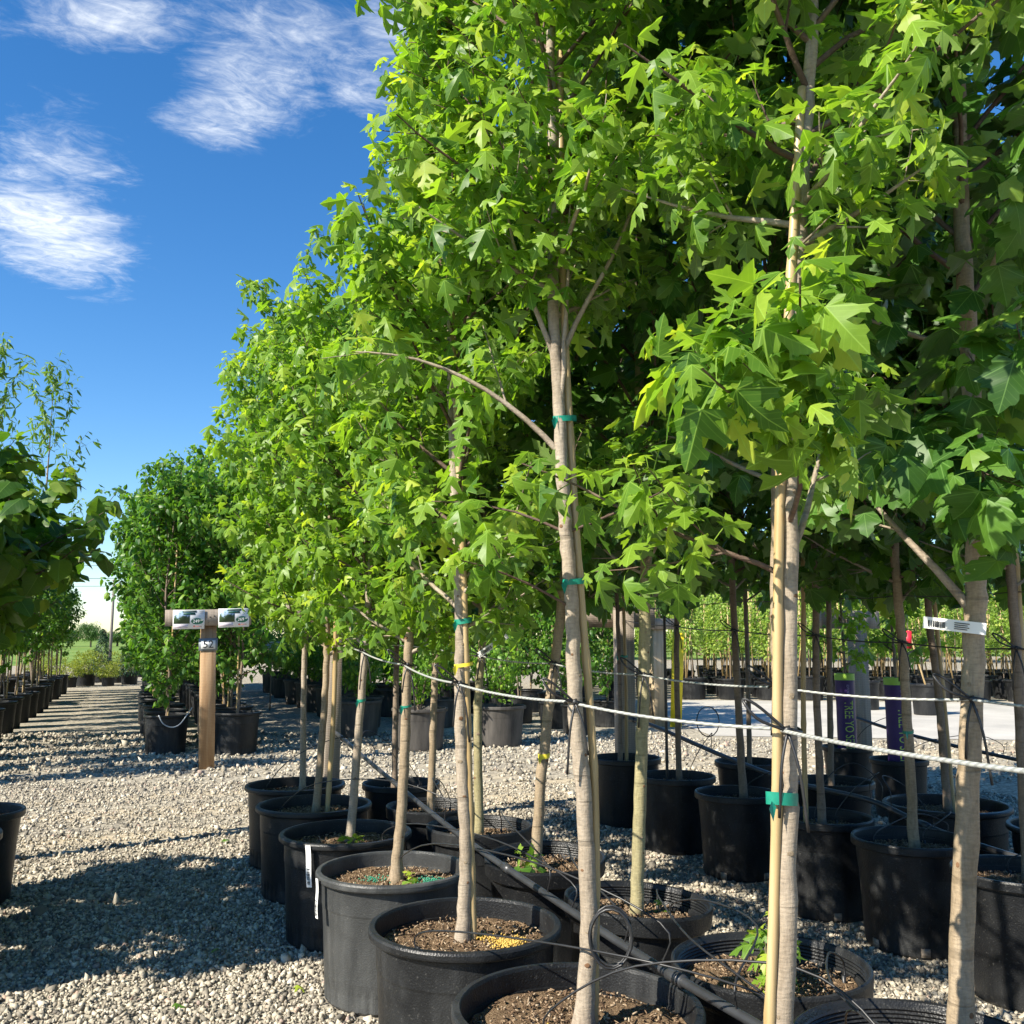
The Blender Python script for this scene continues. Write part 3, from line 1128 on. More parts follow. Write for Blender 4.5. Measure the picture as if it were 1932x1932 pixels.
def potted_tree(name, label, group, base, style, R, H, trunk_w, ztop, r0, r1, zb, crownR, nb, lset, leaf_len, gap=.05, stake=None, ties=(), seed=1, customs=(), front=None,
                singles=300, bark='bark', potmat=None, cat='tree', soil_z=None, tilt=(0, 0), holes=0, elev=(38, 62), power=.75, subs=4, peak=.32, twig='twig_bark', chips=True, low=None, flare=1.45, scars=0):
    """a container-grown tree. trunk_w: world points of the trunk from the soil up"""
    rng = np.random.default_rng(seed)
    bx, by = base
    root = thing(name, label, cat, (bx, by, 0), 0, group)
    soil = add_pot(root, style, R, H, rng.uniform(0, 6.28), soil_z, tilt, chips, holes, potmat)
    sz = soil.location.z
    tp = [np.array([p[0] - bx, p[1] - by, p[2]]) for p in trunk_w]
    tp[0] = tp[0].copy()
    d0 = (tp[1] - tp[0]) / max(tp[1][2] - tp[0][2], .05)
    if tp[0][2] > sz:
        tp[0] = tp[0] + d0 * (sz - .01 - tp[0][2])
    # go on upward to the tip
    dl = (tp[-1] - tp[-2]) / max(tp[-1][2] - tp[-2][2], .05)
    z = tp[-1][2]
    while z < ztop - .02:
        st = min(.35, ztop - z)
        dl = dl * .6 + np.array([rng.normal(0, .025), rng.normal(0, .025), 0])
        dl[2] = 1
        q = tp[-1] + dl * st
        tp.append(q)
        z = q[2]
    me, P, rr = trunk_mesh(rng, tp, r0, r1, 'trunk', bark, flare)
    trunk = link('trunk', me, root)
    if scars:
        add_scars(trunk, P, rr, scars, seed, (bx, by))
    br, LP, LD, LSz, LV = grow(rng, P, zb, ztop, crownR, nb, leaf_len, gap, [dict(c, p0=np.array([np.interp(c['p0'], P[:, 2], P[:, i]) for i in range(3)])) for c in customs], front, elev=elev, power=power, subs=subs, peak=peak)
    for parts in br:
        link('branch', branch_mesh(parts, twig), trunk)
    ls = LS[lset]
    pos, Rm, vi = leaf_frames(rng, ls, LP, LD, LSz)
    sel = pick_visible((bx, by), 0, pos, LSz, singles) if singles else np.array([], int)
    mask = np.ones(len(pos), bool)
    mask[sel] = False
    jl = LS[low] if low else ls
    crown = link('crown', join_leaves('crown', jl, pos[mask], Rm[mask], vi[mask], LV[mask]), root)
    crown['kind'] = 'stuff'
    sm = ls.singles()
    for i in sel:
        m4 = Matrix([[*Rm[i][0], pos[i][0]], [*Rm[i][1], pos[i][1]], [*Rm[i][2], pos[i][2]], [0, 0, 0, 1]])
        link('leaf', sm[vi[i]], crown, mat4=m4)
    if stake is not None:
        # (dx, dy at soil, dx, dy at top, top z, radius)
        sx, sy, tx, ty, tz, sr = stake
        add_stake(root, (P[0][0] + sx, P[0][1] + sy, sz - .02), (np.interp(tz, P[:, 2], P[:, 0]) + tx, np.interp(tz, P[:, 2], P[:, 1]) + ty, tz), sr, rng,
                  via=[(np.interp(q, P[:, 2], P[:, 0]) + sx + (tx - sx) * q / tz, np.interp(q, P[:, 2], P[:, 1]) + sy + (ty - sy) * q / tz, q) for q in (.9, 1.5, 2.1) if q < tz - .2])
    for (z, h, mat) in ties:
        r = np.interp(z, P[:, 2], rr)
        x, y = np.interp(z, P[:, 2], P[:, 0]), np.interp(z, P[:, 2], P[:, 1])
        if stake is not None:
            sx = stake[0] + (stake[2] - stake[0]) * z / stake[4]
            sy = stake[1] + (stake[3] - stake[1]) * z / stake[4]
            dd = math.hypot(sx, sy)
            e = (x + sx / 2, y + sy / 2, dd / 2 + max(r, stake[5]) + .002, max(r, stake[5]) + .003, math.atan2(sy, sx))
        else:
            e = (x, y, r + .003, r + .003, 0)
        link('tie', band_mesh(e, z, h, mat), trunk)
    TREES.append((root, P, rr))
    return root, P, rr, soil, trunk


SCAR = []


def add_scars(trunk, P, rr, n, seed, base):
    """healed branch stubs and bark nicks"""
    if not SCAR:
        a = np.linspace(0, 6.283, 9, endpoint=False)
        V = [(0, 0, .25)] + [(.45 * math.cos(q), .45 * math.sin(q), .32) for q in a] + [(.8 * math.cos(q), .8 * math.sin(q), .30) for q in a] + [(1.15 * math.cos(q), 1.15 * math.sin(q), -.25) for q in a]
        F = [(0, 1 + j, 1 + (j + 1) % 9) for j in range(9)]
        for k in (0, 9):
            for j in range(9):
                i0, i1 = 1 + k + j, 1 + k + (j + 1) % 9
                F += [(i0, i0 + 9, i1 + 9), (i0, i1 + 9, i1)]
        SCAR.append(tri_mesh('knot', V, F, 'scar', smooth_shade=True))
        SCAR.append(tri_mesh('knot', np.array(V) * .999, F, 'bark_warm', smooth_shade=True))
    rg_ = np.random.default_rng(seed + 5)
    for k in range(n):
        z = P[0][2] + .08 + (1.25) * (k + rg_.uniform(.1, .9)) / n
        c = np.array([np.interp(z, P[:, 2], P[:, i]) for i in range(3)])
        r = np.interp(z, P[:, 2], rr)
        a = math.atan2(-base[1], -base[0]) + rg_.uniform(-1.1, 1.1)
        d = Vector((math.cos(a), math.sin(a), rg_.uniform(-.1, .25))).normalized()
        q = d.to_track_quat('Z', 'Y').to_matrix().to_4x4()
        sc_ = rg_.uniform(.003, .0068)
        link('knot', SCAR[k % 2], trunk, mat4=Matrix.Translation(Vector(c) + d * r * .97) @ q @ Matrix.Diagonal((sc_ * rg_.uniform(.7, 1.5), sc_, sc_ * .8, 1)))


def add_stake(root, a, b, r, rng, via=(), mat='bamboo', name='stake'):
    pts = smooth_path([np.array(a), *[np.array(v) for v in via], np.array(b)], 60)
    z = np.linspace(0, np.linalg.norm(np.array(b) - np.array(a)), 60)
    rad = np.full(60, r)
    zz = rng.uniform(.05, .25)
    while zz < z[-1]:
        i = np.argmin(abs(z - zz))
        rad[i] *= 1.16
        zz += rng.uniform(.2, .32)
    rad = rad * np.linspace(1.05, .9, 60)
    V, F = tube(pts, rad, 9)
    return link(name, tri_mesh(name, V, F, mat, smooth_shade=True), root)

# ================================================================== the setting
V, F = box_vf(-900, 900, -300, 1500, -.5, 0)
structure('ground', tri_mesh('ground', V, F, 'gravel_ground'))
V = np.array([(-600, 48, .004), (600, 48, .004), (600, 1400, .004), (-600, 1400, .004)])
structure('field', tri_mesh('field', V, [(0, 1, 2), (0, 2, 3)], 'meadow'))
# concrete drive behind the right-hand blocks
DR = np.array([.88, -.475]); DN = np.array([.475, .88])
def drive_pt(a, n, z=0.0):
    q = DR * a + DN * n
    return (q[0], q[1], z)
V = np.array([drive_pt(1.0, 12.6, .006), drive_pt(40, 12.2, .006), drive_pt(40, 19.6, .006), drive_pt(.2, 19.6, .006), drive_pt(.6, 15, .006)])
structure('driveway', tri_mesh('driveway', V, [(0, 1, 2), (0, 2, 3), (0, 3, 4)], 'concrete'))

# ------------------------------------------------------------------ where things stand
A_Y = [1.42, 2.06, 2.74, 3.47, 4.17, 4.91, 5.60]
B_XY = [(1.52, 1.60), (1.54, 2.14), (1.49, 2.79), (1.48, 3.45), (1.44, 4.10), (1.40, 4.72), (1.45, 5.50)]
C_XY = [(2.97, 2.62), (3.02, 3.20), (3.00, 3.72), (3.03, 4.45), (3.05, 5.11), (3.14, 5.92)]
A_XY = [(1.08, A_Y[0]), (.96, A_Y[1]), (.92, A_Y[2]), (.89, A_Y[3]), (.86, A_Y[4]), (.85, A_Y[5]), (.86, A_Y[6])]
POT_FOOT = [(x, y, .24) for x, y in A_XY] + [(x, y, .205) for x, y in B_XY + C_XY]

# ------------------------------------------------------------------ loose gravel
def stones(rg, n, xr, yr, size, zmul, keep):
    P = np.stack([rg.uniform(*xr, n), rg.uniform(*yr, n)], -1)
    P = P[keep(P)]
    for x, y, r in POT_FOOT:
        P = P[(P[:, 0] - x) ** 2 + (P[:, 1] - y) ** 2 > r * r]
    return P


def view_keep(dmin, dmax, thin=None):
    def f(P):
        W_ = np.column_stack([P, np.zeros(len(P))])
        px, py, d = project(W_)
        k = (d > dmin) & (d <= dmax) & (px > -300) & (px < 2230) & (py < 2200)
        if thin is not None:
            k &= thin(P)
        return k
    return f


ICO = np.array([(-1, 1.618, 0), (1, 1.618, 0), (-1, -1.618, 0), (1, -1.618, 0), (0, -1, 1.618), (0, 1, 1.618), (0, -1, -1.618), (0, 1, -1.618), (1.618, 0, -1), (1.618, 0, 1), (-1.618, 0, -1), (-1.618, 0, 1)]) / 1.9
ICOF = np.array([(0, 11, 5), (0, 5, 1), (0, 1, 7), (0, 7, 10), (0, 10, 11), (1, 5, 9), (5, 11, 4), (11, 10, 2), (10, 7, 6), (7, 1, 8), (3, 9, 4), (3, 4, 2), (3, 2, 6), (3, 6, 8), (3, 8, 9), (4, 9, 5), (2, 4, 11), (6, 2, 10), (8, 6, 7), (9, 8, 1)])


def stone_geo(rg, P, base, faces, size, z0):
    n = len(P)
    dim = size * rg.lognormal(0, .36, (n, 1)) * rg.uniform(.62, 1.25, (n, 3)) * np.array([1, 1, .75])
    V = base[None] * (1 + rg.normal(0, .24, (n, len(base), 1))) * dim[:, None, :] * .5
    V = np.einsum('nij,nvj->nvi', rand_rot(rg, n), V)
    ctr = np.column_stack([P, rg.uniform(-.1, .55, n) * size + z0])
    V = V + ctr[:, None, :]
    F = faces[None] + (np.arange(n) * len(base))[:, None, None]
    # small drifts of lighter and darker stone
    tone = rg.uniform(0, .93, n) ** .9
    odd = rg.uniform(0, 1, n)
    tone = np.where(odd > .965, rg.uniform(.93, 1, n), tone)
    return V.reshape(-1, 3), F.reshape(-1, 3), np.repeat(tone, len(faces))


def not_fines(P):
    """tyre tracks of fine tan grit hold fewer loose stones"""
    y = P[:, 1] - .10 * P[:, 0]
    trk = np.exp(-((y - 7.05) / .16) ** 2) + np.exp(-((y - 7.85) / .14) ** 2)
    worn = .30 * np.clip((P[:, 1] - 5.9) / .6, 0, 1) * np.clip((9.6 - P[:, 1]) / .6, 0, 1)
    return np.random.default_rng(3).uniform(0, 1, len(P)) > np.maximum(.75 * np.clip(trk, 0, 1), worn)


rg = np.random.default_rng(21)
GV, GF, GA, gn = [], [], [], 0
for (n, xr, yr, size, base_, faces_, dmin, dmax) in [
        (165000, (-1.4, 4.2), (1.1, 6.2), .0148, BOX8 * 1.3, BOXF, .9, 4.4),
        (150000, (-3.2, 6.5), (2.2, 9.5), .0190, OCT * 1.65, OCTF, 4.4, 8.2),
        (42000, (-5, 10.5), (5.0, 14.5), .034, OCT * 1.65, OCTF, 8.2, 12.5)]:
    P = stones(rg, n, xr, yr, size, 1, view_keep(dmin, dmax, not_fines))
    on_drive = (P @ DN > 12.2) & (P @ DR > .7)
    P = P[~on_drive]
    v_, f_, a_ = stone_geo(rg, P, base_, faces_, size, .0)
    GV.append(v_); GF.append(f_ + gn); GA.append(a_); gn += len(v_)
gravel = link('gravel', tri_mesh('gravel', np.concatenate(GV), np.concatenate(GF), 'gravel', fattr=np.concatenate(GA)))
gravel['kind'] = 'stuff'
gravel['label'] = 'pale crushed gravel covering the lanes between the pots'
gravel['category'] = 'gravel'
print('gravel tris', sum(len(f) for f in GF), round(time.time() - T0, 1))
for (px, py, s) in [(75, 1728, .075), (640, 1928, .05)]:
    p = ground_at(px, py)
    v_, f_, a_ = stone_geo(rg, np.array([[p.x, p.y]]), ICO, ICOF, s, .0)
    o = link('stone', tri_mesh('stone', v_, f_, 'gravel', fattr=a_))
    o['label'] = 'larger grey stone lying on the lane gravel' if s > .06 else 'yellowish stone against the foot of a pot'
    o['category'] = 'stone'

for (px, py) in [(1437 / 1.5652 / 2.147, (2300 + 415 / 2.147) / 1.5652), (1000, 1930 / 1.0), (690, 1905), (1688, 1745), (1580, 1860), (1750, 1800), (410, 1800), (330, 1905), (1310, 1580), (560, 1870)]:
    if (px, py) == (1000, 1930):
        continue
    p = ground_at(px, py)
    o = link('fallen_leaf', LS['silver'].singles()[random.randrange(6)], None, (p.x, p.y, .022), (random.uniform(-.25, .25), random.uniform(-.25, .25), random.uniform(0, 6.28)))
    o.scale = (random.uniform(.035, .06),) * 3
    o['label'] = 'small green leaf fallen on the gravel'
    o['category'] = 'leaf'
    o['group'] = 'leaves fallen on the gravel'

# ================================================================== front row of maples beside the lane
CAMAZ = lambda x, y: math.atan2(-y, -x)      # azimuth from a tree towards the viewer
G_A = 'maples in the front row of wide black pots'
SIL = dict(lset='silver', leaf_len=.070, gap=.031, low='silver_mid', power=1.0, peak=.25)

# A0: stake on its left, trunk running out of the bottom of the picture
a0 = potted_tree('potted_maple', 'maple with a yellow bamboo stake and green tape low on its grey trunk', G_A, A_XY[0], 'wide', .28, .43,
    [(1.05, 1.45, .40), (1.09, 1.45, .88), (1.10, 1.45, 1.08), (1.12, 1.45, 1.45), (1.13, 1.45, 1.65), (1.16, 1.45, 1.92), (1.19, 1.45, 2.2), (1.23, 1.45, 2.55)],
    4.45, .0195, .0152, 1.98, .56, 44, **SIL, stake=(-.027, .004, -.018, -.004, 2.35, .0095), ties=((.965, .022, 'tie_green'), (1.58, .018, 'tie_green')), seed=101, scars=9, flare=1.4,
    customs=[dict(p0=1.46, az=CAMAZ(1.1, 1.45) + .22, el=.34, length=.56, r0=.006, nsub=5, lbare=.45, lift=.01, lscale=1.18), dict(p0=1.56, az=CAMAZ(1.1, 1.45) - .22, el=.30, length=.52, r0=.006, nsub=5, lbare=.45, lift=.0, lscale=1.18), dict(p0=1.62, az=CAMAZ(1.1, 1.45) + .02, el=.42, length=.42, r0=.006, nsub=5, lbare=.4, lift=.01, lscale=1.18), 
             dict(p0=1.36, az=CAMAZ(1.1, 1.45) - 1.35, el=.45, length=.55, r0=.006, nsub=3, lbare=.4, lift=.0), dict(p0=1.4, az=.25, el=.95, length=.5, r0=.008, nsub=3)])
# A1: bare lower trunk, bowed
a1 = potted_tree('potted_maple', 'maple with a long bare bowed pale trunk in the pot nearest the viewer', G_A, A_XY[1], 'wide', .285, .43,
    [(.975, 2.06, .40), (.99, 2.06, .59), (.98, 2.06, .89), (.96, 2.06, 1.09), (.955, 2.06, 1.32), (.94, 2.06, 1.51), (.93, 2.06, 1.69), (.92, 2.06, 1.91), (.91, 2.06, 2.08)],
    4.4, .0205, .0155, 2.02, .52, 42, **SIL, stake=(.031, .004, .027, .000, 2.75, .0098), ties=((1.385, .014, 'tie_green'), (1.78, .014, 'tie_green')), seed=102, scars=10, flare=1.75,
    customs=[dict(p0=1.69, az=2.75, el=.95, length=.62, r0=.0085, nsub=3, lbare=.62, lift=-.10, w=.02), dict(p0=1.50, az=CAMAZ(.94, 2.06) - 1.7, el=.5, length=.34, r0=.004, nsub=1, lbare=.55, lift=-.04),
             dict(p0=1.50, az=-.35, el=.25, length=.35, r0=.004, nsub=2, lbare=.4, lift=-.01), dict(p0=1.32, az=CAMAZ(.94, 2.06) - 1.2, el=.55, length=.30, r0=.004, nsub=1, lbare=.6, lift=-.05), dict(p0=1.9, az=-.25, el=1.2, length=.75, r0=.008, lbare=.4), dict(p0=1.92, az=2.9, el=1.15, length=.5, r0=.008, lbare=.4), dict(p0=1.78, az=-.6, el=1.3, length=.6, r0=.0079, lbare=.5)])
# A2
a2 = potted_tree('potted_maple', 'maple tied tight to a tall bamboo stake in the second pot from the front', G_A, A_XY[2], 'wide', .28, .43,
    [(.915, 2.74, .40), (.92, 2.74, .64), (.90, 2.74, 1.02), (.90, 2.74, 1.29), (.88, 2.74, 1.66), (.87, 2.74, 1.91), (.85, 2.74, 2.59)],
    3.75, .0205, .016, 1.26, .58, 44, **dict(SIL, power=1.5), stake=(.030, -.006, -.012, -.02, 3.27, .0105), ties=((1.30, .016, 'tie_green'), (1.17, .010, 'yellow_tape')), seed=103, scars=9, flare=1.6, bark='bark')
a3 = potted_tree('potted_maple', 'maple with a knobbly trunk base and green granules in its sunlit pot', G_A, A_XY[3], 'wide', .275, .43,
    [(.90, 3.47, .40), (.92, 3.47, .68), (.93, 3.47, 1.06), (.94, 3.47, 1.35)], 3.2, .020, .0155, 1.18, .60, 40, **dict(SIL, peak=.3, power=1.1), seed=104, scars=7, flare=2.1, bark='bark_warm', potmat='dusty_plastic', ties=((1.0, .008, 'tie_green'),))
a4 = potted_tree('potted_maple', 'maple leaning towards the lane end with a barcode strip on its pot', G_A, A_XY[4], 'wide', .28, .43,
    [(.88, 4.17, .40), (.91, 4.17, .91), (.93, 4.17, 1.3)], 2.9, .019, .0145, 1.16, .66, 40, **dict(SIL, peak=.4, power=.9), seed=105, scars=5, flare=1.5, ties=((.98, .012, 'tie_green'),))
a5 = potted_tree('potted_maple', 'maple with a slanting stake in the fifth pot of the front row', G_A, A_XY[5], 'wide', .285, .43,
    [(.86, 4.91, .40), (.89, 4.91, .99), (.89, 4.91, 1.31)], 2.95, .019, .0145, 1.14, .72, 42, **dict(SIL, peak=.42, power=.75, low='silver_low'), stake=(.055, -.01, .03, -.01, 2.4, .012), seed=106, bark='bark_warm')
a6 = potted_tree('potted_maple', 'last maple of the front row before the cross path', G_A, A_XY[6], 'wide', .28, .43,
    [(.90, 5.6, .40), (.89, 5.6, 1.11), (.89, 5.6, 1.3)], 2.95, .018, .014, 1.17, .74, 44, **dict(SIL, peak=.42, power=.7, low='silver_low'), seed=107)
granules(a1[3], 'yellow_granules', [(-.04, -.10, .05, 150), (-.12, -.02, .04, 100)], 1)
granules(a2[3], 'yellow_granules', [(.10, -.08, .05, 420), (.05, .0, .03, 120)], 2)
granules(a3[3], 'green_granules', [(.12, -.06, .05, 190), (-.06, .03, .045, 90)], 3)
granules(a5[3], 'yellow_granules', [(.09, -.05, .04, 150)], 4)
granules(a4[3], 'yellow_granules', [(-.08, -.08, .04, 150)], 5)
print('row A', round(time.time() - T0, 1))

# ------------------------------------------------------------------ second row of the same block
G_B = 'maples in the second row of ridged black pots'
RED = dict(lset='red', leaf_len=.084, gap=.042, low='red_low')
b0 = potted_tree('potted_maple', 'thick tan-trunked maple wearing a white barcode strip', G_B, B_XY[0], 'band', .265, .43,
    [(1.63, 1.62, .40), (1.68, 1.62, .8), (1.73, 1.62, 1.14), (1.75, 1.62, 1.31), (1.77, 1.62, 1.49)], 4.4, .0255, .0215, 1.85, .62, 40, **RED, seed=111, scars=9, flare=1.3, bark='bark_warm',
    customs=[dict(p0=1.30, az=2.6, el=1.0, length=.5, r0=.012, nsub=2, lbare=.55, lift=.0, w=.03), dict(p0=1.55, az=CAMAZ(1.7, 1.6) + .1, el=.3, length=.45, r0=.006, nsub=5, lbare=.3, lift=-.02, lscale=1.12), dict(p0=1.62, az=CAMAZ(1.7, 1.6) - .5, el=.3, length=.42, r0=.006, nsub=5, lbare=.3, lift=-.02, lscale=1.12), dict(p0=1.75, az=CAMAZ(1.7, 1.6) + .4, el=.3, length=.45, r0=.006, nsub=5, lbare=.3, lift=-.01, lscale=1.12)])
b1 = potted_tree('potted_maple', 'maple hidden behind the staked grey trunk, leafy shoots at its foot', G_B, B_XY[1], 'band', .25, .43,
    [(1.57, 2.14, .40), (1.59, 2.14, .8), (1.60, 2.14, 1.3)], 4.4, .019, .015, 1.6, .60, 40, **RED, seed=112, scars=4, flare=1.4, bark='bark_warm')
b2 = potted_tree('potted_maple', 'maple with a mottled greenish tan trunk in the third pot of its row', G_B, B_XY[2], 'band', .235, .43,
    [(1.51, 2.79, .38), (1.53, 2.79, .75), (1.55, 2.79, 1.08), (1.56, 2.79, 1.34)], 4.3, .021, .018, 1.34, .58, 38, **RED, seed=113, scars=8, flare=1.3, bark='bark_green', tilt=(.03, .05))
b3 = potted_tree('potted_maple', 'maple leaning clearly to the right with yellow tape on its trunk', G_B, B_XY[3], 'band', .23, .43,
    [(1.44, 3.45, .40), (1.46, 3.45, .69), (1.50, 3.45, 1.01), (1.53, 3.45, 1.19)], 4.1, .021, .018, 1.30, .58, 36, **RED, seed=114, scars=8, flare=1.35, bark='bark_warm', ties=((.80, .018, 'yellow_tape'),), tilt=(.02, .04))
b4 = potted_tree('potted_maple', 'straight dark-trunked maple just behind the doubled stake', G_B, B_XY[4], 'band', .235, .43,
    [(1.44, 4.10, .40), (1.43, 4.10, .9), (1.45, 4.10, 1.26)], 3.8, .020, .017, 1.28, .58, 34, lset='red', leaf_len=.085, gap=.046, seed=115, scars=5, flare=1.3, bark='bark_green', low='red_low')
b5 = potted_tree('potted_maple', 'slim shaded maple in the sixth pot of the second row', G_B, B_XY[5], 'band', .225, .42,
    [(1.40, 4.72, .40), (1.41, 4.72, .9), (1.42, 4.72, 1.26)], 3.4, .019, .016, 1.26, .58, 30, lset='red', leaf_len=.085, gap=.046, seed=116, bark='bark_warm', low='red_low')
b6 = potted_tree('potted_maple', 'shaded maple at the far end of the second row', G_B, B_XY[6], 'can', .225, .42,
    [(1.41, 5.50, .40), (1.41, 5.50, .9), (1.41, 5.50, 1.26)], 3.1, .018, .015, 1.24, .58, 28, lset='red', leaf_len=.085, gap=.046, seed=117, bark='dark_bark', low='red_low')
print('row B', round(time.time() - T0, 1))

# ------------------------------------------------------------------ block across the gravel aisle
G_C = 'shaded maples across the gravel aisle'
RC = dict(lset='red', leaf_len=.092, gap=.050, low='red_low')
c6 = potted_tree('potted_maple', 'shaded maple cut by the edge of the picture, wrapped stake beside it', G_C, C_XY[0], 'can', .235, .43,
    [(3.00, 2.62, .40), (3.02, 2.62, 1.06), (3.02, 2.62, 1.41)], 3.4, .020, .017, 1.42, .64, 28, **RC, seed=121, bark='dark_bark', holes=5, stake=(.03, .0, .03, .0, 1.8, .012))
c5 = potted_tree('potted_maple', 'shaded maple leaning back in a pot with square drain holes, green tape', G_C, C_XY[1], 'can', .235, .43,
    [(3.02, 3.18, .40), (3.02, 3.18, .93), (3.01, 3.18, 1.3)], 3.4, .0205, .018, 1.36, .64, 28, **RC, seed=122, bark='bark_warm', holes=6, ties=((.86, .012, 'tie_green'),))
c4 = potted_tree('potted_maple', 'pair of thin dark stems in one pot just past the tall staked trunk', G_C, C_XY[2], 'can', .225, .43,
    [(2.97, 3.69, .40), (2.97, 3.69, 1.01), (2.99, 3.69, 1.51)], 3.4, .018, .016, 1.45, .64, 28, **RC, seed=123, bark='dark_bark', holes=5, stake=(-.075, .02, -.05, .02, 1.9, .012))
c3 = potted_tree('potted_maple', 'dark slim-trunked maple left of the tall staked trunk, no tape', G_C, C_XY[3], 'can', .225, .43,
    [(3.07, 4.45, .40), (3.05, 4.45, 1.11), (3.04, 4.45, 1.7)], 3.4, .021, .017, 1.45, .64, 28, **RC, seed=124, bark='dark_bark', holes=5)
c2 = potted_tree('potted_maple', 'maple with a black steel pole beside its trunk', G_C, C_XY[4], 'can', .235, .43,
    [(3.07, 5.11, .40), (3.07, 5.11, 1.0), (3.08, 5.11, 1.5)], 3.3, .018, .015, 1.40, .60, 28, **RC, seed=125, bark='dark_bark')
c1 = potted_tree('potted_maple', 'maple with a pale stake held by green tape beside a grey post', G_C, C_XY[5], 'can', .24, .44,
    [(3.10, 5.92, .40), (3.10, 5.92, 1.0), (3.09, 5.92, 1.5)], 3.3, .016, .014, 1.38, .60, 28, **RC, seed=126, bark='dark_bark', stake=(.05, .0, .05, .0, 1.9, .012), ties=((1.12, .016, 'tie_green'),))
add_stake(c2[0], (-.05, .02, .36), (-.045, .02, 1.75), .009, RNG, mat='hose_black', name='steel_pole')
d3 = potted_tree('potted_maple', 'maple in a broad-rimmed pot behind the leaning one, doubled stake', G_C, (3.80, 3.77), 'wide', .30, .43,
    [(3.81, 3.77, .40), (3.79, 3.77, .99), (3.76, 3.77, 1.31)], 3.3, .020, .017, 1.4, .6, 26, **RC, seed=131, bark='dark_bark', stake=(.035, .0, .03, .0, 1.7, .012))
d4 = potted_tree('potted_maple', 'maple in a broad-rimmed pot at the right edge of the picture', G_C, (3.86, 3.1), 'wide', .28, .43,
    [(3.86, 3.1, .40), (3.86, 3.1, 1.0), (3.87, 3.1, 1.4)], 3.3, .02, .017, 1.4, .6, 26, **RC, seed=132, bark='dark_bark')
d2 = potted_tree('potted_maple', 'maple in the pot behind the two thin dark stems', G_C, (3.78, 4.6), 'can', .24, .43,
    [(3.78, 4.6, .40), (3.80, 4.6, 1.0), (3.82, 4.6, 1.5)], 3.4, .018, .015, 1.45, .62, 26, **RC, seed=133, bark='dark_bark', singles=150)
d1 = potted_tree('potted_maple', 'maple in the back row behind the black steel pole', G_C, (3.85, 5.5), 'can', .23, .43,
    [(3.85, 5.5, .40), (3.86, 5.5, 1.0), (3.86, 5.5, 1.5)], 3.4, .017, .014, 1.45, .62, 26, **RC, seed=134, bark='dark_bark', singles=150)
print('block C', round(time.time() - T0, 1))

# ------------------------------------------------------------------ purple-sleeved saplings
def curved_text(body, size, R, mat):
    """lettering running down a tube of radius R (axis z), facing -y"""
    me = text_mesh(body, size, mat)
    for v in me.vertices:
        x, y, z = v.co
        # rotate so that the line reads downwards
        u, h = y, -x * .64
        a = u / R
        rr = R + .0012 + z
        v.co = (math.sin(a) * rr, -math.cos(a) * rr, h)
    return me


def sleeve_tree(label, xy, zrot, seed):
    rng = np.random.default_rng(seed)
    root = thing('sleeved_sapling', label, 'tree', (*xy, 0), 0, 'saplings in purple sleeves')
    add_pot(root, 'can', .20, .40, rng.uniform(0, 6), chips=False)
    sl = link('sleeve', tri_mesh('sleeve', *lathe([(.072, .33), (.074, .5), (.072, .7), (.075, .93)], 28), 'sleeve_purple', smooth_shade=True), root, None, (0, 0, zrot))
    link('collar', tri_mesh('collar', *lathe([(.077, .915), (.077, .965), (.070, .967), (.070, .92)], 28), 'sleeve_lime', smooth_shade=True), sl)
    t = link('lettering', curved_text('TREE YO SELF', .098, .0745, 'print_lime'), sl, (0, 0, .565))
    link('lettering', curved_text('EDITIONS', .026, .0755, 'print_lilac'), sl, (0, 0, .845))
    me, P, rr = trunk_mesh(rng, [np.array([0, 0, .36]), np.array([.01, 0, 1.0]), np.array([.0, .01, 1.7]), np.array([.02, 0, 2.6])], .012, .009, 'trunk', 'dark_bark', sides=8)
    tr = link('trunk', me, root)
    br, LP, LD, LSz, LV = grow(rng, P, 1.0, 2.6, .42, 16, .09, .06)
    for b_ in br:
        link('branch', branch_mesh(b_, 'twig_bark'), tr)
    pos, Rm, vi = leaf_frames(rng, LS['silver_low'], LP, LD, LSz)
    cr = link('crown', join_leaves('crown', LS['silver_low'], pos, Rm, vi, LV), root)
    cr['kind'] = 'stuff'
    return root


FACE = lambda x, y: math.atan2(y, x) - math.pi / 2   # turn -y towards the viewer
sleeve_tree('sapling in a purple sleeve lettered in lime, beside a grey post', (5.26, 6.19), FACE(5.26, 6.19) + .28, 141)
sleeve_tree('sapling in a purple sleeve half hidden by a leaning trunk', (5.06, 5.43), FACE(5.06, 5.43) + .55, 142)

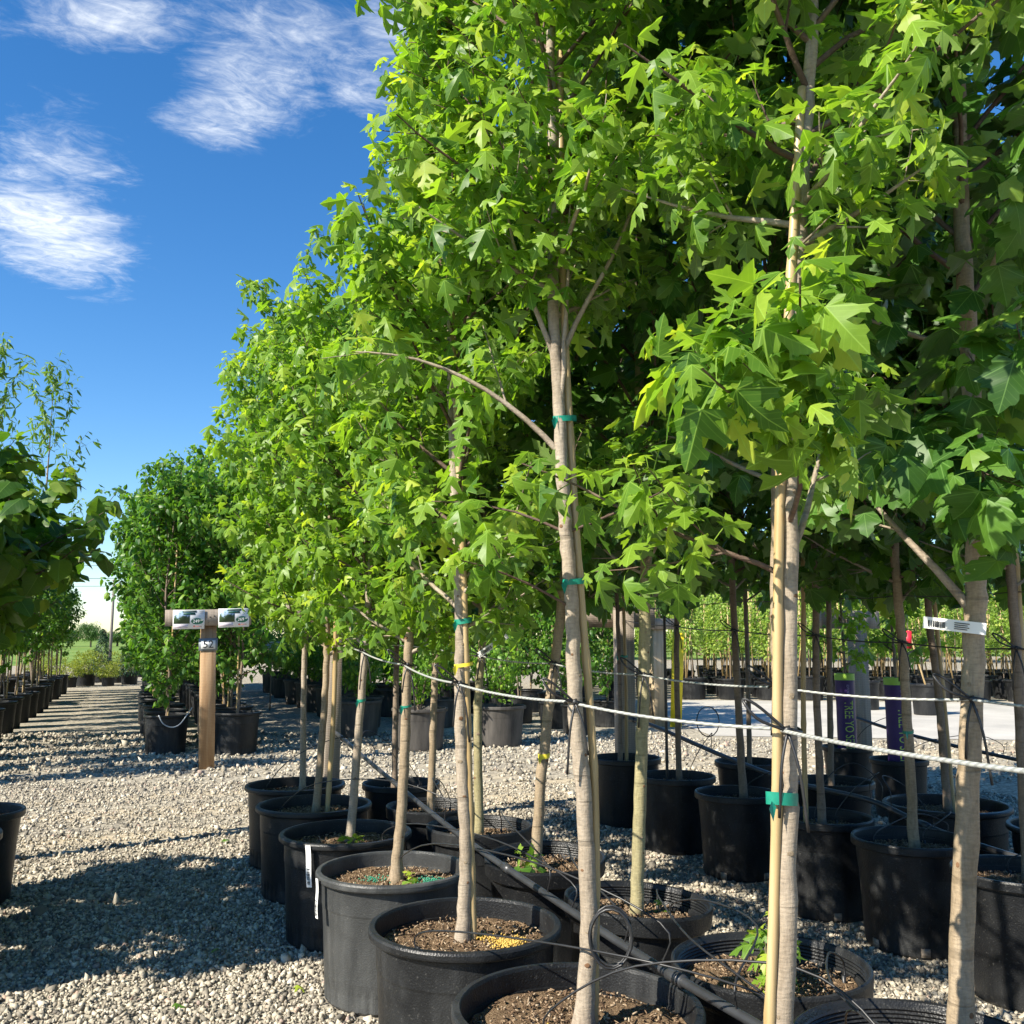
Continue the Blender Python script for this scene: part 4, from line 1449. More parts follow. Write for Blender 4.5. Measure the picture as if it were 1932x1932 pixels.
# ================================================================== repeated trees: prototypes share their meshes
def proto_tree(seed, lset, leaf_len, gap, zb, zt, R, nb, r0, bark, style, potR, potH, stake=True, elev=(30, 60), power=.6, subs=4, peak=.3, potmat=None, lean=.03):
    rng = np.random.default_rng(seed)
    tp = [np.array([0, 0, potH - .1]), np.array([rng.normal(0, lean), rng.normal(0, lean), 1.0]), np.array([rng.normal(0, lean), rng.normal(0, lean), 1.8]), np.array([rng.normal(0, lean), rng.normal(0, lean), zt])]
    me, P, rr = trunk_mesh(rng, tp, r0, r0 * .8, 'trunk', bark, sides=8)
    br, LP, LD, LSz, LV = grow(rng, P, zb, zt, R, nb, leaf_len, gap, elev=elev, power=power, subs=subs, peak=peak)
    bb = Buf()
    for parts in br:
        for pts, ra, rb in parts:
            bb.add(*tube(pts, np.linspace(ra, rb, len(pts)), 4, cap=False))
    bm = bb.mesh('branches', 'twig_bark', smooth_shade=True)
    ls = LS[lset]
    pos, Rm, vi = leaf_frames(rng, ls, LP, LD, LSz)
    cm = join_leaves('crown', ls, pos, Rm, vi, LV)
    sm = None
    if stake:
        V, F = tube(smooth_path([(.03, 0, potH - .1), (.03, .01, 1.2), (.02, .02, zt * .72)], 14), .011, 7)
        sm = tri_mesh('stake', V, F, 'bamboo', smooth_shade=True)
    return dict(trunk=me, branches=bm, crown=cm, stake=sm, style=style, R=potR, H=potH, pos=pos, Rm=Rm, vi=vi, LV=LV, size=LSz, ls=ls, mat=potmat)


def place_proto(p, name, label, group, x, y, rz, cat='tree', scale=1.0, singles=0, chips=False):
    root = thing(name, label, cat, (x, y, 0), rz, group)
    add_pot(root, p['style'], p['R'], p['H'], 0, chips=chips, mat=p['mat'])
    t = link('trunk', p['trunk'], root)
    link('branches', p['branches'], t)
    if singles:
        sel = pick_visible((x, y), rz, p['pos'], p['size'], singles)
        mask = np.ones(len(p['pos']), bool)
        mask[sel] = False
        cm = join_leaves('crown', p['ls'], p['pos'][mask], p['Rm'][mask], p['vi'][mask], p['LV'][mask])
        c = link('crown', cm, root)
        sg = p['ls'].singles()
        for i in sel:
            R_, q = p['Rm'][i], p['pos'][i]
            link('leaf', sg[p['vi'][i]], c, mat4=Matrix([[*R_[0], q[0]], [*R_[1], q[1]], [*R_[2], q[2]], [0, 0, 0, 1]]))
    else:
        c = link('crown', p['crown'], root)
    c['kind'] = 'stuff'
    if p['stake']:
        link('stake', p['stake'], root)
    if scale != 1:
        root.scale = (scale,) * 3
    return root


lind = [proto_tree(201 + k, 'linden', .080, .040, .55 + .1 * k, 3.2 - .08 * k, .80, 40, .016, 'dark_bark', 'wide', .245, .42, lean=.05, peak=.5, power=.5) for k in range(3)]
lanq = [proto_tree(221 + k, 'linden', .075, .046, 0.92 + .08 * k, 2.62 - .1 * k, .52, 26, .015, 'dark_bark', 'wide', .24, .42, lean=.05) for k in range(3)]
ORD = ['first', 'second', 'third', 'fourth', 'fifth', 'sixth', 'seventh', 'eighth', 'ninth', 'tenth', 'eleventh', 'twelfth', 'thirteenth', 'fourteenth', 'fifteenth', 'sixteenth', 'seventeenth', 'eighteenth', 'nineteenth', 'twentieth']
# -- small-leaved trees behind the numbered post, both columns, on to the end of the lane
k = 0
for col, x in enumerate((.31, 1.03)):
    for i in range(20):
        y = 11.2 - .2 * col + .78 * i
        first = i == 0
        lab = ('small-leaved tree in the black pot with a hanging hose, left of the numbered post' if col == 0 else 'small-leaved tree with a pale stake in the pot right of the numbered post') if first else ORD[i] + ' small-leaved tree of the ' + ('column nearest the lane' if col == 0 else 'column further from the lane') + ' behind the numbered post'
        place_proto(lind[(i + col) % 3], 'potted_linden', lab, 'small-leaved trees along the lane', x + RNG.normal(0, .03), y + RNG.normal(0, .04), RNG.uniform(0, 6.28), scale=RNG.uniform(.95, 1.04) + .10 * col, singles=300 if first else 0)
# -- matching trees on the far side of the lane
for col, x in enumerate((-1.70, -2.5)):
    for i in range(-3, 14):
        y = 12.25 + .95 * i - .21 * col
        first = i == 0 and col == 0
        lab = 'small-leaved tree of the same row, hidden beyond the left edge' if i < 0 else ORD[i] + ' small-leaved tree of the row bordering the far side of the lane' if col == 0 else 'small-leaved tree in the back row of the block across the lane'
        place_proto(lanq[(i * 2 + col + 1) % 3], 'potted_linden', lab, 'small-leaved trees across the lane', x + RNG.normal(0, .03), y + RNG.normal(0, .03), RNG.uniform(0, 6.28), scale=RNG.uniform(.93, 1.05))
# -- sparse feathery tree
loc = proto_tree(231, 'locust', .19, .13, 3.0, 6.3, 2.1, 13, .035, 'dark_bark', 'can', .26, .45, elev=(50, 70), subs=5)
place_proto(loc, 'potted_locust', 'tall feathery tree with sparse branches against the sky', None, -1.85, 20.3, 1.0)

place_proto(loc, 'potted_locust', 'feathery tree whose tip just enters at the left edge', None, -2.6, 18.6, 4.1, scale=.98)
# -- broad-leaved trees left of the viewer
rb = [proto_tree(241 + k, 'heart', .098, .066, 1.24 - .08 * k, 2.0, .64, 17, .017, 'dark_bark', 'can', .25, .43, stake=True, elev=(20, 48), subs=4) for k in range(2)]
NEARL = [(-.73, 5.30), (-.76, 4.70), (-.78, 4.05), (-1.45, 5.0), (-1.45, 4.35), (-1.5, 3.7), (-2.15, 4.9), (-2.15, 4.2)]
for i, (x, y) in enumerate(NEARL):
    lab = ['broad-leaved tree in the tapered black pot at the left edge', 'broad-leaved tree in the pot cut off by the left edge'][i] if i < 2 else 'broad-leaved tree in the rows beyond the left edge'
    place_proto(rb[i % 2], 'potted_redbud', lab, 'broad-leaved trees at the left edge', x, y, [.4, 2.2, 4.0, 5.1, 1.1, 3.0, .2, 2.0][i], singles=300 if i < 1 else 0, scale=1.0 if i < 2 else .95, chips=i < 2)
print('lane trees', round(time.time() - T0, 1))

# -- big weathered pots with bright shrubs across the path
def shrub_proto(seed, lset, leaf, R, z0, z1, n, potR, potH, style='can', mat=None, shape='ball'):
    rng = np.random.default_rng(seed)
    d = nrm(rng.normal(0, 1, (n, 3)))
    rr = rng.uniform(.35, 1, n) ** .5
    lob = 1 + .22 * np.sin(d[:, 0] * 5 + seed) * np.cos(d[:, 1] * 4 + d[:, 2] * 3 + seed)
    t = (d[:, 2] * rr * lob * .5 + .5)
    if shape == 'cone':
        h = rng.uniform(0, 1, n) ** 1.4
        a = rng.uniform(0, 6.283, n)
        r = (1 - h) ** .85 * rng.uniform(.55, 1.05, n) * (1 + .15 * np.sin(9 * a + 11 * h))
        pos = np.stack([R * r * np.cos(a), R * r * np.sin(a), z0 + (z1 - z0) * h], -1)
        pd = np.stack([np.cos(a), np.sin(a), np.full(n, -.1)], -1) + rng.normal(0, .35, (n, 3))
    else:
        pos = np.stack([R * d[:, 0] * rr * lob, R * d[:, 1] * rr * lob, z0 + (z1 - z0) * np.clip(t, 0, 1.1)], -1)
        pd = d + rng.normal(0, .45, (n, 3))
    sz = leaf * rng.uniform(.6, 1.2, n)
    ls = LS[lset]
    p, Rm, vi = leaf_frames(rng, ls, pos, pd, sz)
    cm = join_leaves('foliage', ls, p, Rm, vi, rng.uniform(0, 1, n))
    bb = Buf()
    for _ in range(9):
        a = rng.uniform(0, 6.28)
        e = np.array([R * .6 * math.cos(a), R * .6 * math.sin(a), z0 + (z1 - z0) * rng.uniform(.4, .8)])
        bb.add(*tube(smooth_path([(0, 0, potH - .1), e * np.array([.4, .4, .6]) + np.array([0, 0, .1]), e], 7), np.linspace(.009, .003, 7), 5, cap=False))
    return dict(foliage=cm, stems=bb.mesh('stems', 'dark_bark', smooth_shade=True), R=potR, H=potH, style=style, mat=mat)


def place_shrub(p, name, label, group, x, y, rz, scale=1.0, cat='shrub', stakes=0):
    root = thing(name, label, cat, (x, y, 0), rz, group)
    add_pot(root, p['style'], p['R'], p['H'], 0, chips=False, mat=p['mat'])
    link('stems', p['stems'], root)
    f = link('foliage', p['foliage'], root)
    f['kind'] = 'stuff'
    root.scale = (scale,) * 3
    return root


sh = [shrub_proto(301 + k, 'shrub', .055, .36, .52, 1.55, 1500, .32, .46, 'can', 'brown_plastic') for k in range(2)]
for i, (x, y, lab) in enumerate([(3.0, 10.6, 'bright green shrub in the large brownish pot seen between the trunks'), (3.98, 10.65, 'bright green shrub in the large dark pot right of the brownish one'),
                                 (2.62, 12.2, 'bright green shrub in the pot behind the brownish one')]):
    place_shrub(sh[i % 2], 'potted_shrub', lab, 'bright shrubs in big pots', x, y, i * 1.3)
k = 0
for x in (2.95, 3.9):
    for i in range(10):
        y = 12.2 + (1.25 if x < 3 else .9) + 1.02 * i
        place_shrub(sh[k % 2], 'potted_shrub', 'green shrub in the block beyond the brownish pot', 'shrubs beyond the brownish pot', x + RNG.normal(0, .04), y, RNG.uniform(0, 6), RNG.uniform(.85, 1.05)); k += 1
for x in (5.35, 6.2):
    for i in range(9):
        y = 11.4 + .95 * i + (0 if x < 6 else .9)
        place_proto(lind[i % 3], 'potted_linden', 'small-leaved tree in the block beyond the shrubs', 'small-leaved trees beyond the shrubs', x + RNG.normal(0, .04), y, RNG.uniform(0, 6.28), scale=RNG.uniform(.85, .95))

# -- wide nursery beds beyond the drive: staked young trees in dark pots
def young_proto(seed):
    rng = np.random.default_rng(seed)
    n = 620
    h = rng.uniform(0, 1, n)
    a = rng.uniform(0, 6.283, n)
    r = .30 * (1 - .6 * h) * np.sqrt(rng.uniform(.05, 1, n))
    pos = np.stack([r * np.cos(a), r * np.sin(a), 1.0 + 1.35 * h + rng.normal(0, .05, n)], -1)
    pd = np.stack([np.cos(a), np.sin(a), rng.normal(0, .4, n)], -1)
    ls = LS['young']
    p, Rm, vi = leaf_frames(rng, ls, pos, pd, .070 * rng.uniform(.6, 1.25, n))
    cm = join_leaves('crown', ls, p, Rm, vi, rng.uniform(0, 1, n))
    V, F = tube(smooth_path([(0, 0, .3), (rng.normal(0, .03), 0, 1.0), (0, rng.normal(0, .03), 2.2)], 8), np.linspace(.011, .004, 8), 6)
    st = []
    for q in range(2):
        b = (rng.normal(0, .12), rng.normal(0, .12))
        st.append(tri_mesh('stake', *tube([(b[0], b[1], .3), (rng.normal(0, .09), rng.normal(0, .09), rng.uniform(1.9, 2.4))], .014, 6), 'bamboo', smooth_shade=True))
    return dict(crown=cm, trunk=tri_mesh('trunk', V, F, 'dark_bark', smooth_shade=True), stakes=st)


yp = [young_proto(401 + k) for k in range(4)]
nyoung = 0
fr = 0
for row in range(9):
    for i in range(24):
        a = -1.2 + .80 * i + RNG.normal(0, .05)
        n_ = 20.1 + .86 * row + (0 if row < 2 else 0.25)
        x, y, _ = drive_pt(a, n_)
        px, py, dd = project(np.array([[x, y, .8]]))
        if not (880 < px[0] < 2050):
            continue
        p = yp[RNG.integers(0, 4)]
        if row == 0:
            fr += 1
        lab = ORD[min(fr, 20) - 1] + ' staked young tree from the left in the first row across the drive' if row == 0 else 'staked young tree in the beds behind the first row across the drive'
        root = thing('staked_sapling', lab, 'tree', (x, y, 0), RNG.uniform(0, 6.28), 'young trees in the first row across the drive' if row == 0 else 'young trees in the beds across the drive')
        add_pot(root, 'can', .30 if row == 0 else .26, .44, 0, chips=False)
        link('trunk', p['trunk'], root)
        for s_ in p['stakes']:
            link('stake', s_, root)
        c = link('crown', p['crown'], root)
        c['kind'] = 'stuff'
        root.scale = (1, 1, RNG.uniform(.82, 1.12))
        nyoung += 1
for (px, py, lab) in [(1635, 1325, 'pale grey tapered pot standing at the edge of the drive'), (1750, 1335, 'pale grey tapered pot with a leaning cane beside the drive')]:
    p = ground_at(px, py + 14)
    root = thing('grey_pot', lab, 'pot', (p.x, p.y, 0), 0, 'grey pots by the drive')
    add_pot(root, 'can', .25, .50, 0, chips=False)
    add_stake(root, (.02, 0, .4), (-.25, .1, 1.5), .014, RNG)
print('young', nyoung, round(time.time() - T0, 1))

# ================================================================== far end of the lane
gold = shrub_proto(501, 'gold', .11, .55, .35, 1.25, 1300, .38, .42)
con = shrub_proto(502, 'conifer', .12, .42, .35, 1.9, 1600, .32, .42, shape='cone')
low_ = shrub_proto(503, 'gold', .10, .5, .35, .85, 900, .3, .36)
def far_spot(px, y_):
    X, Y, u = ray(px, 1250)
    return X * y_ / Y, y_
for px, yy, p, lab, sc_ in [(163, 27.5, gold, 'rounded golden evergreen in a pot where the lane ends', .72), (192, 29.5, con, 'pointed dark conifer behind the rounded golden evergreen', .78), (132, 26.8, low_, 'low golden shrub beside the rounded golden evergreen', .7),
                            (222, 29.0, low_, 'low spreading shrub right of the pointed conifer', .7), (246, 28.0, con, 'smaller conifer where the lane ends, next to the row of lindens', .75), (105, 29.0, gold, 'golden evergreen half hidden behind the last pots', .6),
                            (206, 27.2, low_, 'flat juniper-like shrub at the very end of the lane', .6)]:
    x, y = far_spot(px, yy)
    place_shrub(p, 'potted_evergreen', lab, 'evergreens at the end of the lane', x, y, px * .1, sc_)
for px, yy in [(60, 33), (85, 34), (150, 35), (175, 36), (215, 35), (240, 34), (265, 33)]:
    x, y = far_spot(px, yy)
    place_shrub(gold if px % 2 else low_, 'potted_evergreen', 'shrub in the hazy row behind the lane-end evergreens', 'shrubs behind the lane-end evergreens', x, y, px * .3, .62)


FAR = []


def far_crown(seed, n=4200):
    """crown of a unit-high, unit-radius tree"""
    rng = np.random.default_rng(seed)
    K = 26
    cd = nrm(rng.normal(0, 1, (K, 3)))
    cc = cd * rng.uniform(.25, .75, (K, 1)) * np.array([1, 1, .42]) + np.array([0, 0, .57])
    ci = rng.integers(0, K, n)
    d = nrm(rng.normal(0, 1, (n, 3)))
    pos = cc[ci] + d * rng.uniform(.5, 1, (n, 1)) * np.array([.38, .38, .15])
    pos[:, 2] = np.maximum(pos[:, 2], .08)
    ls = LS['far']
    p, Rm, vi = leaf_frames(rng, ls, pos, d + rng.normal(0, .4, (n, 3)), .085 * rng.uniform(.6, 1.3, n))
    return join_leaves('crown', ls, p, Rm, vi, np.clip(rng.uniform(0, .8, n) + .15 * (ci % 3 == 0), 0, .95))


def far_tree(label, x, y, h, r, seed, n=2000, group=None):
    if not FAR:
        FAR.extend(far_crown(600 + k) for k in range(4))
        V, F = tube([(0, 0, -.02), (.02, 0, .3), (0, .02, .7)], [.09, .07, .03], 8)
        FAR.append(tri_mesh('trunk', V, F, 'dark_bark', smooth_shade=True))
    root = thing('field_tree', label, 'tree', (x, y, 0), seed * 1.7, group)
    link('trunk', FAR[4], root).scale = (r * .6, r * .6, h)
    c = link('crown', FAR[seed % 4], root)
    c.scale = (r, r, h)
    c['kind'] = 'stuff'


for i, (px, dist, h, r) in enumerate([(172, 135, 3.9, 2.3), (130, 150, 2.8, 3), (100, 140, 2.6, 3), (222, 150, 2.6, 3), (60, 150, 4, 4), (-20, 140, 5, 5), (250, 155, 3, 3), (290, 150, 5, 5), (400, 160, 7, 7)]):
    X, Y, u = ray(px, 1203)
    l = math.hypot(X, Y)
    lab = 'rounded tree standing alone on the far side of the field' if i == 0 else 'tree in the far line behind the field'
    far_tree(lab, X / l * dist, Y / l * dist, h, r, 600 + i, group=None if i == 0 else 'trees behind the field')
for i in range(26):                       # the belt of trees closing the view behind the beds
    az = .17 + i * .044
    dist = 70 + 18 * math.sin(i * 2.1)
    x, y = math.sin(az) * dist, math.cos(az) * dist
    far_tree('tree in the belt behind the nursery beds', x, y, 8 + 2.5 * math.sin(i * 1.7), 4.6, 650 + i, group='trees behind the nursery beds')
# utility pole and lines
def wire_obj(name, label, cat, pts, r, mat, group=None, n=40, sides=6):
    V, F = tube(smooth_path(pts, n), r, sides)
    return thing(name, label, cat, group=group, me=tri_mesh(name, V, F, mat, smooth_shade=True))


x, y = far_spot(207, 34)
root = thing('utility_pole', 'thin grey pole standing at the end of the lane', 'pole', (x, y, 0))
link('post', tri_mesh('post', *tube([(0, 0, 0), (0, 0, 3.1)], [.05, .04], 8), 'steel_pole', smooth_shade=True), root)
link('cap', tri_mesh('cap', *tube([(0, 0, 3.1), (0, 0, 3.16)], [.06, .05], 8), 'steel_pole', smooth_shade=True), root)
for i, zz in enumerate((9.6, 8.1, 7.2)):
    wire_obj('power_line', ['upper', 'middle', 'lowest'][i] + ' of the three faint lines across the sky over the lane', 'power line', [(-70, 118 + i, zz + 1.6), (-25, 124 + i, zz), (40, 132 + i, zz + 2.0)], .028, 'wire_dark', 'power lines over the field', 30, 5)

# ================================================================== T-shaped sign posts
def t_post(label, x, y, wood, zt=1.46, board=.62, face=-1, w=.135, group=None, bz=(.145, .0)):
    root = thing('sign_post', label, 'sign post', (x, y, 0), 0, group)
    V, F = box_vf(-w / 2, w / 2, -w / 2, w / 2, -.05, zt, .004)
    link('post', tri_mesh('post', V, F, wood), root)
    V, F = box_vf(-board / 2 + .0, board / 2, -.019, .019, -.078, .078, .003)
    link('crossboard', tri_mesh('crossboard', V, F, 'wood_grey'), root, (0, face * (w / 2 + .021), zt - .055))
    return root


def price_card(root, x, y, z, price):
    """printed card, 24 x 13 cm, facing -y"""
    W_, H_ = .205, .128
    V, F = box_vf(-W_ / 2, W_ / 2, 0, .002, -H_ / 2, H_ / 2)
    c = link('price_card', tri_mesh('price_card', V, F, 'tag_white'), root, (x, y, z), (0, .012 if x < 0 else -.01, 0))
    c.scale = (1.42, 1, 1.42)
    def patch(name, x0, x1, z0, z1, mat, dy=.0012):
        V, F = box_vf(x0, x1, -dy, -.0002, z0, z1)
        return link(name, tri_mesh(name, V, F, mat), c)
    patch('picture', -W_ / 2 + .006, .006, -H_ / 2 + .036, H_ / 2 - .004, 'card_photo')
    patch('caption_panel', -W_ / 2 + .006, -.004, -H_ / 2 + .007, -H_ / 2 + .031, 'card_pink')
    patch('heading', -.042, .048, H_ / 2 - .016, H_ / 2 - .003, 'badge_green', .0020)
    patch('heading', -.036, .040, H_ / 2 - .032, H_ / 2 - .019, 'badge_green', .0020)
    patch('heading_line', -.036, .042, H_ / 2 - .0105, H_ / 2 - .0085, 'tag_grey', .0025)
    patch('small_print', .065, .095, H_ / 2 - .012, H_ / 2 - .009, 'print_grey')
    patch('small_print', .068, .092, H_ / 2 - .021, H_ / 2 - .018, 'print_grey')
    patch('small_print', .048, .085, -H_ / 2 + .016, -H_ / 2 + .019, 'card_red')
    a = np.linspace(0, 6.283, 36, endpoint=False)
    V = [(.055, -.0012, -.012)] + [(.055 + .040 * math.cos(q), -.0012, -.012 + .0215 * math.sin(q)) for q in a]
    link('price_badge', tri_mesh('price_badge', V, [(0, 1 + j, 1 + (j + 1) % 36) for j in range(36)], 'badge_green'), c)
    V = [(.036, -.0012, -H_ / 2 + .0245), (.043, -.0012, -H_ / 2 + .0175), (.036, -.0012, -H_ / 2 + .0105), (.029, -.0012, -H_ / 2 + .0175)]
    link('emblem', tri_mesh('emblem', V, [(0, 3, 2), (0, 2, 1)], 'card_red'), c)
    link('price', text_mesh(price, .029, 'tag_white'), c, (.048, -.0022, -.012), (math.pi / 2, 0, 0))
    link('price_cents', text_mesh('99', .015, 'tag_white'), c, (.083, -.0022, -.006), (math.pi / 2, 0, 0))


PX, PY = .645, 9.80
r = t_post('tan wooden post numbered 52 with a price board on top', PX, PY, 'wood_fresh', 1.50, .80, -1, .142)
r.rotation_euler.y = -.024
r.children[1].location.x = .005
price_card(r, -.185, -.118, 1.428, '249')
price_card(r, .232, -.118, 1.438, '269')
V, F = box_vf(-.088, .088, -.004, .0, -.060, .060)
pl = link('number_plate', tri_mesh('number_plate', V, F, 'plate_frame'), r, (0, -.0725, 1.185))
V, F = box_vf(-.067, .067, -.0015, .0, -.043, .040)
link('plate_face', tri_mesh('plate_face', V, F, 'plate_face'), pl, (0, -.0042, 0))
link('number', text_mesh('52', .104, 'print_black'), pl, (0, -.0064, -.002), (math.pi / 2, 0, 0))
for (sx, sz) in [(-.02, .02), (.02, .03), (-.03, -.03)]:
    link('screw', tri_mesh('screw', *tube([(0, 0, 0), (0, -.004, 0)], .006, 8), 'screw_dark'), r, (sx + .03, -.112, 1.43 + sz))

t_post('grey post with a dark board at the end of the front row', 1.20, 6.35, 'wood_grey', 1.48, .62, 1, .10)
t_post('grey post with a dark board at the end of the shaded block', 3.42, 6.45, 'wood_grey', 1.46, .62, 1, .12)
t_post('grey post with a dark board behind the purple sleeve', 5.72, 6.55, 'wood_grey', 1.46, .62, 1, .12)
t_post('post of the row beyond the left edge, seen only by its shadow', -1.12, 6.1, 'wood_grey', 1.62, .5, 1, .09)
t_post('sunlit pale post standing beside the yellow board', 6.92, 12.08, 'wood_pale', 1.50, .62, -1, .17)
p = ground_at(1275, 1372)
root = thing('yellow_board', 'tall yellow board leaning by the pale post', 'board', (p.x, p.y, 0), FACE(p.x, p.y))
V, F = box_vf(-.08, .08, -.012, .012, 0, 1.32, .003)
link('panel', tri_mesh('panel', V, F, 'yellow_board'), root, None, (.03, .05, 0))
V, F = box_vf(-.02, .02, .013, .04, 0, 1.1)
link('batten', tri_mesh('batten', V, F, 'wood_pale'), root, None, (.03, .05, 0))
# small price sign on a stick in the far rows
for px, yy in [(512, 17.0)]:
    X, Y, u = ray(px, 1250)
    x, y = X * yy / Y, yy
    root = thing('price_sign', 'small pale price sign on a stick among the far pots', 'sign', (x, y, 0))
    link('stick', tri_mesh('stick', *tube([(0, 0, 0), (0, 0, 1.05)], .012, 6), 'wood_grey'), root)
    V, F = box_vf(-.16, .16, -.02, -.012, .98, 1.18)
    link('card', tri_mesh('card', V, F, 'tag_grey'), root)
p = at_y(1713, 1205, 7.5)
root = thing('red_tag', 'bright red tag hanging in the shade of the aisle', 'tag', (p.x, p.y, p.z))
V, F = box_vf(-.035, .035, -.002, .002, -.10, .08)
link('card', tri_mesh('card', V, F, 'red_tag'), root, None, (0, .05, FACE(p.x, p.y)))
link('loop', tri_mesh('loop', *tube([(0, 0, .08), (.01, 0, .16), (0, 0, .22)], .003, 5), 'wire_dark'), root)

# ================================================================== cables, ties, irrigation
def trunk_at(t, z):
    root, P, rr = t[0], t[1], t[2]
    return np.array([np.interp(z, P[:, 2], P[:, 0]) + root.location.x, np.interp(z, P[:, 2], P[:, 1]) + root.location.y, z]), np.interp(z, P[:, 2], rr)


def support_cable(label, row, zs, r, side, ends, tails=True, mat='cable_steel', group=None):
    pts = [ends[0]]
    marks = []
    for t, z in zip(row, zs):
        c, tr = trunk_at(t, z)
        q = c + np.array([side[0], side[1], 0]) * (tr + r + .004)
        pts.append(q)
        marks.append((c, tr, q))
    pts.append(ends[1])
    fine = []
    for a, b in zip(pts[:-1], pts[1:]):
        a, b = np.array(a), np.array(b)
        for f in np.linspace(0, 1, 9)[:-1]:
            fine.append(a * (1 - f) + b * f - np.array([0, 0, .010 * 4 * f * (1 - f)]))
    fine.append(np.array(pts[-1]))
    V, F = tube(fine, r, 8)
    o = thing('support_cable', label, 'cable', group=group, me=tri_mesh('support_cable', V, F, mat, smooth_shade=True))
    rg_ = np.random.default_rng(len(pts))
    if not tails:
        return o
    for c, tr, q in marks:
        B = Buf()
        R = tr + .007
        ring = [(c[0] + R * math.cos(a), c[1] + R * math.sin(a), c[2] + .004 * math.sin(2 * a)) for a in np.linspace(0, 6.283, 18)]
        B.add(*tube(ring, .0032, 5))
        # knot, loop and two hanging ends on the viewer's side
        vd = nrm(np.array([-c[0], -c[1], 0]))
        sd = np.array([-vd[1], vd[0], 0])
        k = c + vd * (R + .003)
        B.add(*tube(smooth_path([k, k - sd * .05 + np.array([0, 0, .045]) + vd * .02, k - sd * .075 + np.array([0, 0, .055]) + vd * .02, k - sd * .05 + np.array([0, 0, .022]) + vd * .025, k], 16), .003, 5))
        for s_ in (-.012, .018):
            L = rg_.uniform(.10, .18)
            B.add(*tube(smooth_path([k, k + sd * s_ + vd * .012 - np.array([0, 0, L * .4]), k + sd * s_ * 1.6 + vd * .006 - np.array([0, 0, L])], 9), .003, 5))
        B.add(*tube([k - sd * .006, k + sd * .006 + np.array([0, 0, .004])], .007, 6))
        link('strap', B.mesh('strap', 'hose_black', smooth_shade=True), o)
    return o


FRONT = (.0, -1.0)
support_cable('thick pale steel cable tied along the front row of trunks', [a0, a1, a2, a3, a4], [1.085, 1.10, 1.115, 1.15, 1.19], .0034, (-.55, .83), [(.90, .55, 1.115), (1.2, 6.3, 1.25)])
support_cable('second steel cable, tied along the row behind the front one', [b0, b1, b2, b3, b4, b5], [1.115, 1.12, 1.13, 1.15, 1.17, 1.2], .0030, (-.8, -.6), [(1.66, .75, 1.12), (1.22, 6.3, 1.25)])
support_cable('upper dark wire strung along the shaded block', [c6, c5, c4, c3, c2], [1.21, 1.23, 1.26, 1.29, 1.32], .003, (-.8, -.6), [(3.05, 1.6, 1.2), (3.4, 6.4, 1.38)], mat='wire_dark')
support_cable('dark wire strung above the tied one in the shaded block', [c6, c5, c4, c3], [1.42, 1.43, 1.44, 1.45], .002, (.8, .6), [(3.05, 1.6, 1.4), (3.4, 6.4, 1.46)], tails=False, mat='wire_dark')


def irrigation(label, pts, r, drips, clamps=()):
    P = smooth_path(pts, 90)
    V, F = tube(P, r, 10)
    o = thing('irrigation_pipe', label, 'pipe', me=tri_mesh('irrigation_pipe', V, F, 'pipe_black', smooth_shade=True), group=None)
    for (f, tgt, hgt, bow) in drips:
        a = P[int(f * 89)]
        t = np.array(tgt)
        d = t - a
        side = nrm(np.array([-d[1], d[0], 0.]))
        hgt *= .8
        mid1 = a + d * .25 + np.array([0, 0, hgt]) + side * bow
        mid2 = a + d * .72 + np.array([0, 0, hgt * .9]) + side * bow * .6
        q = smooth_path([a, a + np.array([0, 0, hgt * .5]), mid1, mid2, t + np.array([0, 0, .07]), t], 26)
        B = Buf()
        B.add(*tube(q, .0026, 6))
        B.add(*tube([t + np.array([0, 0, .035]), t - np.array([0, 0, .02])], [.006, .004], 7))
        link('drip_tube', B.mesh('drip_tube', 'hose_black', smooth_shade=True), o)
    for f in clamps:
        a = P[int(f * 89)]
        b = P[min(89, int(f * 89) + 1)]
        d = nrm(b - a)
        link('coupling', tri_mesh('coupling', *tube([a - d * .03, a + d * .03], r * 1.35, 12), 'pipe_black', smooth_shade=True), o)
    return o


def in_pot(xy, R, a, f=.55, z=.36):
    return (xy[0] + R * f * math.cos(a), xy[1] + R * f * math.sin(a), z)


pa = [(1.19, 6.30, .66), (1.18, 5.11, .585), (1.18, 3.64, .50), (1.18, 2.67, .48), (1.19, 2.16, .47), (1.22, 1.75, .46), (1.27, 1.15, .45), (1.3, .7, .45)]
irrigation('black irrigation pipe slung between the two front rows', pa, .0112,
           [(.93, in_pot(A_XY[0], .28, 1.6), .20, .08), (.80, in_pot(A_XY[1], .28, 3.6, .35, .37), .24, -.05), (.72, in_pot(A_XY[2], .28, 3.5, .6), .16, .10), (.60, in_pot(A_XY[3], .27, 1.2, .2), .26, .1), (.46, in_pot(A_XY[4], .28, 5.8, .6), .20, .05), (.30, in_pot(A_XY[5], .28, 3.4, .6), .26, .08), (.15, in_pot(A_XY[6], .28, 3.4, .6), .24, .06),
            (.83, in_pot(B_XY[1], .25, 5.9, .75), .19, .12), (.86, in_pot(B_XY[0], .26, 2.2, .6), .20, .1), (.70, in_pot(B_XY[2], .23, 5.4, .6), .17, -.1), (.74, in_pot(B_XY[2], .23, .4, .6), .15, .1), (.55, in_pot(B_XY[3], .23, .2, .5), .18, .08), (.42, in_pot(B_XY[4], .23, .2, .5), .22, .08), (.28, in_pot(B_XY[5], .22, .2, .5), .22, .06), (.12, in_pot(B_XY[6], .22, .2, .5), .22, .06)],
           (.05, .36, .62))
